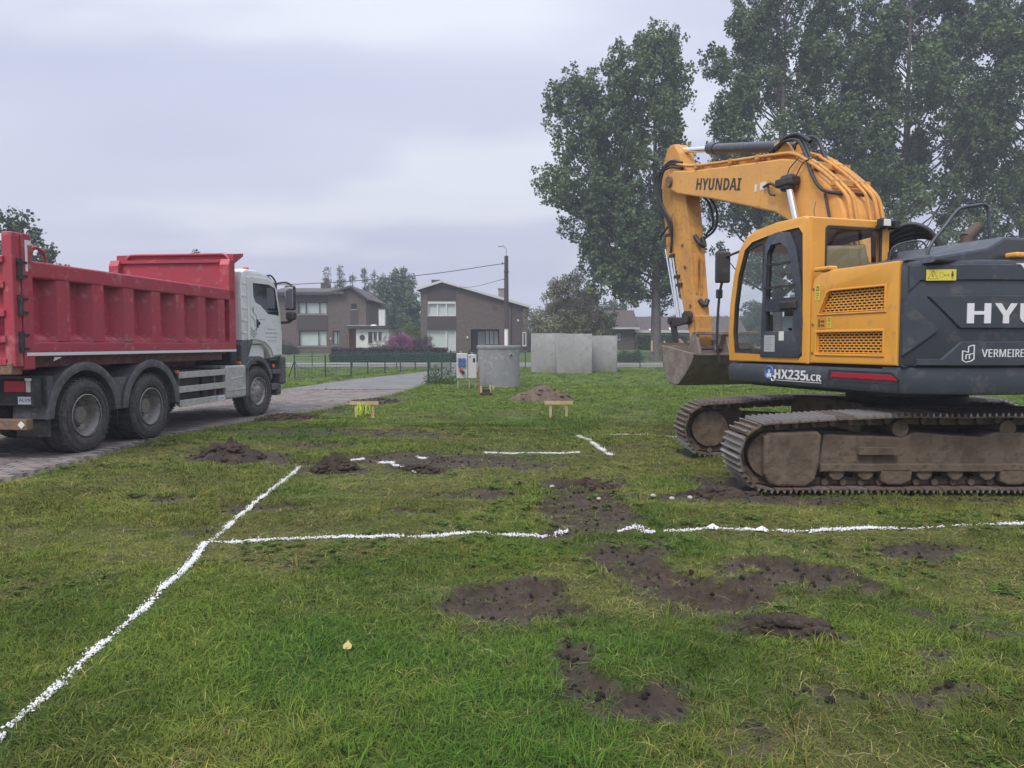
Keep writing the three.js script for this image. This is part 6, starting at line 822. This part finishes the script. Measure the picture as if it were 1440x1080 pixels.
  obj('front_wall', face([[6.6, 0.4], [13.1, 0.4], [13.1, 3.2], [6.6, 3.2]], -0.3, 0, 0, [rect(10.95, 11.6, 1.9, 2.55), rect(8.4, 9.4, 1.6, 2.55)]), M.brick, h3); obj('side_wall', [B(12.8, 13.1, 0.4, 3.2, -7, -0.3), B(6.6, 6.9, 0.4, 3.2, -7, -0.3), B(6.9, 12.8, 0.4, 3, -7, -6.7)], M.brick, h3);
  const rf3 = obj('roof', prof([[0.6, 3.15], [0.6, 3.25], [-3.2, 5.2], [-7.6, 3.2], [-7.6, 3.1], [-3.2, 5.0]], 6.0, 13.5, 0), M.roofTile, h3); obj('eave', B(6.0, 13.55, 3.05, 3.24, 0.605, 0.68), M.fascia, rf3); win(h3, 10.95, 11.6, 1.9, 2.55, 0, M.frameWhite, [0.5], { curtain: false }); win(h3, 8.4, 9.4, 1.6, 2.55, 0, M.frameWhite, [0.5]);
  const h5 = thing('garage', 'low flat-roofed garage with pale roof edge beside the small brick house', 'garage', [0, 0, -82]); obj('wall', B(13.6, 20.5, 0.4, 2.7, -6, 0), M.brickDark, h5); obj('roof_edge', B(13.5, 20.6, 2.7, 3.0, -6.1, 0.1), M.fascia, h5); obj('garage_door', B(14.2, 16.6, 0.5, 2.4, 0.003, 0.04), M.panelBrown, h5);
  const h4 = thing('tiled_house', 'long house with grey tiled roof and skylights far behind the poplar trunk', 'house', [0, 0, -110]); obj('wall', B(17.8, 34, 0.5, 3.1, -8, 0), M.brick, h4); const rf4 = obj('roof', prof([[0.6, 3.0], [0.6, 3.15], [-4, 5.6], [-8.6, 3.1], [-8.6, 2.95], [-4, 5.4]], 17.3, 34.4, 0), M.roofTile, h4);
  for (const [x, y, z] of [[20.6, 3.4, 0.13], [23.9, 4.9, -2.65], [23.6, 3.6, -0.24], [29, 4.4, -1.7]]) obj('skylight', mv(new THREE.BoxGeometry(0.9, 0.08, 0.7), x, y + 0.07, z, 0.49), M.frameWhite, rf4); obj('chimney', [B(22.2, 22.9, 5.2, 6.1, -4.3, -3.7), B(27.6, 28.3, 5.2, 6.0, -4.3, -3.7)], M.brickDark, rf4);
  const h6 = thing('barn', 'low grey farm building across the field, seen past the bucket', 'building', [0, 0, -150]); obj('wall', B(33, 52, 0.4, 3.2, -8, 0), M.whiteWall, h6); obj('roof', prof([[0.6, 3.1], [0.6, 3.25], [-4, 4.6], [-8.6, 3.2], [-8.6, 3.05], [-4, 4.4]], 32.6, 52.4, 0), M.roofTile, h6);
}

// ---------------------------------------------------------------- utility poles and cables
{
  const p = thing('utility_pole', 'dark wooden utility pole with a lamp and white foot before the gabled house', 'utility pole', [-0.43, 0.05, -57]);
  obj('pole', [rod([0, 2.6, 0], [0, 8.1, 0], 0.2, 0.15, 14)], M.poleWood, p); obj('pole_foot', rod([0, 0, 0], [0, 2.6, 0], 0.16, 0.15, 14), M.frameWhite, p); obj('lamp_arm', tube([[0, 8.0, 0.05], [-0.02, 8.6, 0.08], [-0.12, 8.78, 0.1], [-0.3, 8.84, 0.12]], 0.035, 16), M.galv, p); obj('lamp_head', mv(new RoundedBoxGeometry(0.42, 0.09, 0.18, 2, 0.03), -0.42, 8.83, 0.12, 0, 0, 0.15), M.galv, p);
  obj('insulator', [rod([0, 7.5, 0.1], [-0.3, 7.52, 0.16], 0.03), R(-0.34, -0.24, 7.44, 7.6, 0.1, 0.2, 0.02), rod([0, 6.3, 0.1], [-0.26, 6.34, 0.14], 0.03)], M.black, p); obj('strap', [new THREE.CylinderGeometry(0.21, 0.21, 0.06, 14).translate(0, 6.9, 0), new THREE.CylinderGeometry(0.215, 0.215, 0.06, 14).translate(0, 4.6, 0)], M.black, p);
  dup(p, [-46, 0.1, -62], 0.3, 'utility pole standing along the street beyond the truck');
  const cab = (label, pts, r) => tag(obj('overhead_cable', tube(pts, r, 40, 5), M.hose, scene), label, 'cable', 'cables on the utility pole');
  cab('long overhead cable running from the pole past both house roofs', [[-0.75, 7.55, -56.9], [-7, 6.75, -57.5], [-18.35, 6.1, -58.7], [-32, 6.3, -60.3], [-46.2, 7.55, -62]], 0.028); cab('short overhead cable from the pole to the gabled house', [[-0.7, 6.38, -56.9], [-3.4, 6.35, -64], [-6.2, 6.8, -70.4]], 0.018);
}

// ---------------------------------------------------------------- green wire fences
{
  function fence(label, pts, h, braceAt) { const f = thing('wire_fence', label, 'fence', [0, 0, 0], 0, 'green wire fences around the lane and plot'), hw = [], wires = []; pts.forEach(([x, z], i) => { const y = groundY(x, z); obj('post', [rod([x, y, z], [x, y + h, z], 0.032, 0.032, 8), mv(new THREE.SphereGeometry(0.03, 8, 6), x, y + h, z)], M.greenPost, f); if (i) { const [ax, az] = pts[i - 1], ay = groundY(ax, az); for (let k = 0; k <= 7; k++) wires.push(bar([ax, ay + 0.06 + k * (h - 0.1) / 7, az], [x, y + 0.06 + k * (h - 0.1) / 7, z], k % 7 ? 0.009 : 0.014, k % 7 ? 0.009 : 0.014)); const n = Math.round(Math.hypot(x - ax, z - az) / 0.2); for (let k = 1; k < n; k++) { const X = lerp(ax, x, k / n), Z = lerp(az, z, k / n), Y = lerp(ay, y, k / n); wires.push(bar([X, Y + 0.06, Z], [X, Y + h - 0.04, Z], 0.007, 0.007)); } } }); obj('wire_mesh', wires, M.greenWire, f); if (braceAt) obj('brace', braceAt.map(([a, b]) => rod(a, b, 0.022, 0.022, 8)), M.greenPost, f); return f; }
  fence('green wire fence with braced end post along the grass verge left of the lane', [[-9.35, -32.1], [-8.4, -33.6], [-7.5, -34.8], [-7.15, -37.0], [-6.45, -37.9], [-6.0, -40.2], [-5.4, -41.6], [-4.9, -44.5]], 1.0, [[[-9.35, 0.85, -32.1], [-8.75, 0, -31.0]], [[-9.35, 0.8, -32.1], [-10.0, 0, -33.4]]]);
  fence('short green wire fence behind the power box beside the lane', [[-3.02, -26.9], [-3.05, -32.4], [-3.1, -37.8], [-2.4, -42], [-1.4, -45.6]], 1.25);
  fence('green wire fence along the street beyond the grass verge', [[-26, -46.8], [-20, -46.8], [-15.4, -46.7], [-12.5, -46.7], [-10.0, -46.7], [-7.2, -46.6], [-5.2, -46.6]], 1.05); fence('green wire fence along the street behind the big concrete tanks', [[-1.2, -46], [0.82, -46], [3.2, -45.9], [5.6, -45.6], [7.75, -45.2], [10.4, -45.2], [13.2, -45.2], [16, -45.2], [19, -45.2], [22, -45.2], [25, -45.2]], 1.0);
}

// ---------------------------------------------------------------- concrete tanks, power box, trestles, stakes
{
  const ringWall = (r0, r1, h, seg = 56) => new THREE.LatheGeometry([[r0 - 0.1, 0], [r0, 0], [r0 + 0.015, 0.08], [r1, h - 0.12], [r1 + 0.035, h - 0.1], [r1 + 0.035, h - 0.01], [r1 + 0.02, h], [r1 - 0.09, h], [r1 - 0.1, h - 0.02], [r0 - 0.1, 0.1]].map((q) => new THREE.Vector2(...q)), seg);
  const c1 = thing('concrete_cistern', 'round grey concrete cistern with a pipe hole beside the soil mound', 'cistern', [-0.47, -0.02, -26.45]);
  obj('wall', [ringWall(0.71, 0.75, 1.48)], M.concreteDark, c1); obj('foot_ring', [new THREE.CylinderGeometry(0.715, 0.735, 0.12, 56, 1, true).translate(0, 0.06, 0)], M.concrete, c1); obj('pipe_hole', mv(new THREE.TorusGeometry(0.062, 0.014, 8, 20), 0, 0, 0).applyMatrix4(new THREE.Matrix4().makeRotationY(0.62).setPosition(0.44, 1.13, 0.615)), M.concrete, c1); obj('pipe_mouth', mv(new THREE.CylinderGeometry(0.062, 0.062, 0.03, 20).rotateX(Math.PI / 2), 0, 0, 0).applyMatrix4(new THREE.Matrix4().makeRotationY(0.62).setPosition(0.436, 1.13, 0.61)), M.black, c1);
  const tankOf = (w, d, h, r) => { const o = rrect(-w / 2, w / 2, -d / 2, d / 2, r, 6), i = rrect(-w / 2 + 0.14, w / 2 - 0.14, -d / 2 + 0.14, d / 2 - 0.14, r * 0.6, 6); const s = shapeOf(o, [i]); let g = new THREE.ExtrudeGeometry(s, { depth: h - 0.03, bevelEnabled: true, bevelSize: 0.015, bevelThickness: 0.015, bevelOffset: -0.015, bevelSegments: 2 }); g.rotateX(-Math.PI / 2).translate(0, 0.015, 0); return [toCreasedNormals(g, 0.5), B(-w / 2 + 0.1, w / 2 - 0.1, 0.02, 0.16, -d / 2 + 0.1, d / 2 - 0.1)]; };
  const tank = (label, x, z, w, d, h, turn, r, mat) => { const t = thing('concrete_tank', label, 'tank', [x, -0.03, z], turn, 'large precast concrete tanks'); obj('shell', tankOf(w, d, h, r), mat, t); return t; };
  const ta = tank('large concrete tank next to the round cistern, its flank turned away', 2.1, -40.1, 1.7, 2.4, 2.08, -0.28, 0.2, M.concrete); const tb = tank('large concrete tank in the middle of the three, flat side forward', 3.13, -38.9, 1.78, 2.2, 2.05, 0.04, 0.06, M.concrete); tank('large concrete tank set back at the end of the three', 4.85, -41.1, 1.6, 2.2, 1.98, 0.0, 0.12, M.concrete);
  obj('lifting_eye', [new THREE.TorusGeometry(0.05, 0.015, 6, 14).translate(0.1, 2.1, 0.9), new THREE.TorusGeometry(0.05, 0.015, 6, 14).translate(-0.5, 2.1, -0.8)], M.rust, tb); obj('lifting_eye', [new THREE.TorusGeometry(0.05, 0.015, 6, 14).translate(0.3, 2.12, 1.0)], M.rust, ta);
  const pb = thing('power_box', 'grey site power box with blue sockets standing on legs by the cistern', 'power box', [-1.52, 0, -25.1], 0.1); obj('cabinet', [R(-0.34, 0.02, 0.36, 1.2, -0.16, 0.12, 0.02), R(0.04, 0.32, 0.36, 1.16, -0.16, 0.14, 0.02)], M.boxGrey, pb); for (const [x, y] of [[-0.24, 0.98], [-0.1, 0.98], [-0.24, 0.82], [-0.1, 0.82]]) obj('socket', [R(x - 0.055, x + 0.055, y - 0.065, y + 0.065, 0.12, 0.19, 0.015)], M.bluePlug, pb); obj('socket', R(-0.26, -0.14, 0.6, 0.7, 0.12, 0.18, 0.015), M.redPlug, pb); obj('socket', mv(new THREE.CylinderGeometry(0.06, 0.06, 0.1, 14).rotateX(Math.PI / 2), -0.13, 0.56, 0.17), M.black, pb); obj('meter_window', [R(0.2, 0.27, 0.9, 1.04, 0.14, 0.15, 0.004), R(0.08, 0.12, 1.06, 1.1, 0.14, 0.15, 0.004)], M.darkglass, pb); obj('leg', rod([-0.3, 0, 0], [-0.3, 0.4, 0], 0.02), M.galv, pb); obj('leg', rod([0.08, 0, 0.05], [0.08, 0.4, 0.05], 0.02), M.galv, pb); obj('leg', rod([0.28, 0, -0.05], [0.28, 0.4, -0.05], 0.02), M.galv, pb); obj('lifting_eye', [new THREE.TorusGeometry(0.03, 0.008, 6, 14).translate(-0.2, 1.23, 0), new THREE.TorusGeometry(0.03, 0.008, 6, 14).translate(0.18, 1.19, 0)], M.galv, pb);
  const trestle = (label, x, z, w, turn) => { const t = thing('setting_out_trestle', label, 'trestle', [x, groundY(x, z), z], turn, 'setting-out trestles'); obj('board', B(-w / 2, w / 2, 0.28, 0.35, -0.012, 0.012), M.wood, t); obj('leg', B(-w / 2 + 0.1, -w / 2 + 0.15, -0.1, 0.34, -0.055, -0.014), M.wood, t); obj('leg', B(w / 2 - 0.15, w / 2 - 0.1, -0.1, 0.34, -0.055, -0.014), M.wood, t); return t; };
  trestle('small plain wooden trestle in front of the soil mound', 0.965, -15.4, 0.58, 0.02); trestle('small wooden trestle hung with yellow twine by the lane', -3.05, -15.35, 0.6, -0.06);
  { const r = rng(700), g = []; for (let i = 0; i < 15; i++) { const x = -0.16 + 0.3 * r(), y = 0.3; g.push(tube([[x, 0.32, 0.02], [x + (r() - 0.5) * 0.06, 0.2 - 0.05 * r(), 0.03 + 0.02 * r()], [x + (r() - 0.5) * 0.14, 0.1 - 0.06 * r(), 0.03], [x + (r() - 0.5) * 0.12, 0.18, 0.02 + 0.03 * r()], [x + (r() - 0.5) * 0.06, 0.325, 0.0]], 0.0045, 16, 4)); } const o = obj('twine', g, M.twine, scene); o.position.set(-3.05, groundY(-3.05, -15.35), -15.35); tag(o, 'tangled bright yellow twine hanging on the wooden trestle', 'twine'); }
  const stake = (label, x, z, h, m, tilt = 0) => { const y = groundY(x, z), o = obj('wooden_stake', [mv(new THREE.BoxGeometry(0.05, h, 0.04).translate(0, h / 2, 0), 0, 0, 0, 0, 0, tilt), mv(new THREE.ConeGeometry(0.035, 0.1, 4).rotateY(0.785).rotateX(Math.PI), 0, -0.05, 0)], m, scene); o.position.set(x, y, z); tag(o, label, 'stake', 'wooden stakes by the cistern'); };
  stake('tall reddish brown stake leaning by the power box', -1.02, -23.2, 0.82, M.woodBrown, 0.03); stake('short pale stake beside the dark dug hole', -0.94, -22.6, 0.24, M.wood); stake('pale stake on the cistern side of the dug hole', -0.64, -22.0, 0.3, M.wood); stake('small pale stake close to the cistern foot', -0.6, -24.2, 0.16, M.wood);
  { const g = new THREE.CylinderGeometry(0.15, 0.1, 0.5, 16, 3, true); const o = obj('dug_hole_rim', [mv(new THREE.TorusGeometry(0.14, 0.05, 8, 18).rotateX(Math.PI / 2).scale(1, 0.8, 0.8), 0, 0.05, 0), mv(new RoundedBoxGeometry(0.22, 0.2, 0.1, 2, 0.04), 0, 0.1, -0.05)], M.soil, scene); o.position.set(-0.76, 0, -21.9); tag(o, 'small dark dug hole with earth rim between pale stakes', 'hole'); }
  const mk = (label, x) => { const o = obj('marker_board', B(x - 0.06, x + 0.06, 0.9, 1.75, -59.1, -59.06), M.wood, scene); tag(o, label, 'marker board'); return o; };
  mk('pale marker board at one side of the poplar trunk', 11.05); mk('pale marker board at the other side of the poplar trunk', 12.05);
}
scene.fog = new THREE.FogExp2(new THREE.Color(0.74, 0.78, 0.9), 0.0017);
scene.traverse((o) => { if (o.isMesh) o.castShadow = o.receiveShadow = true; });
renderer.render(scene, camera);
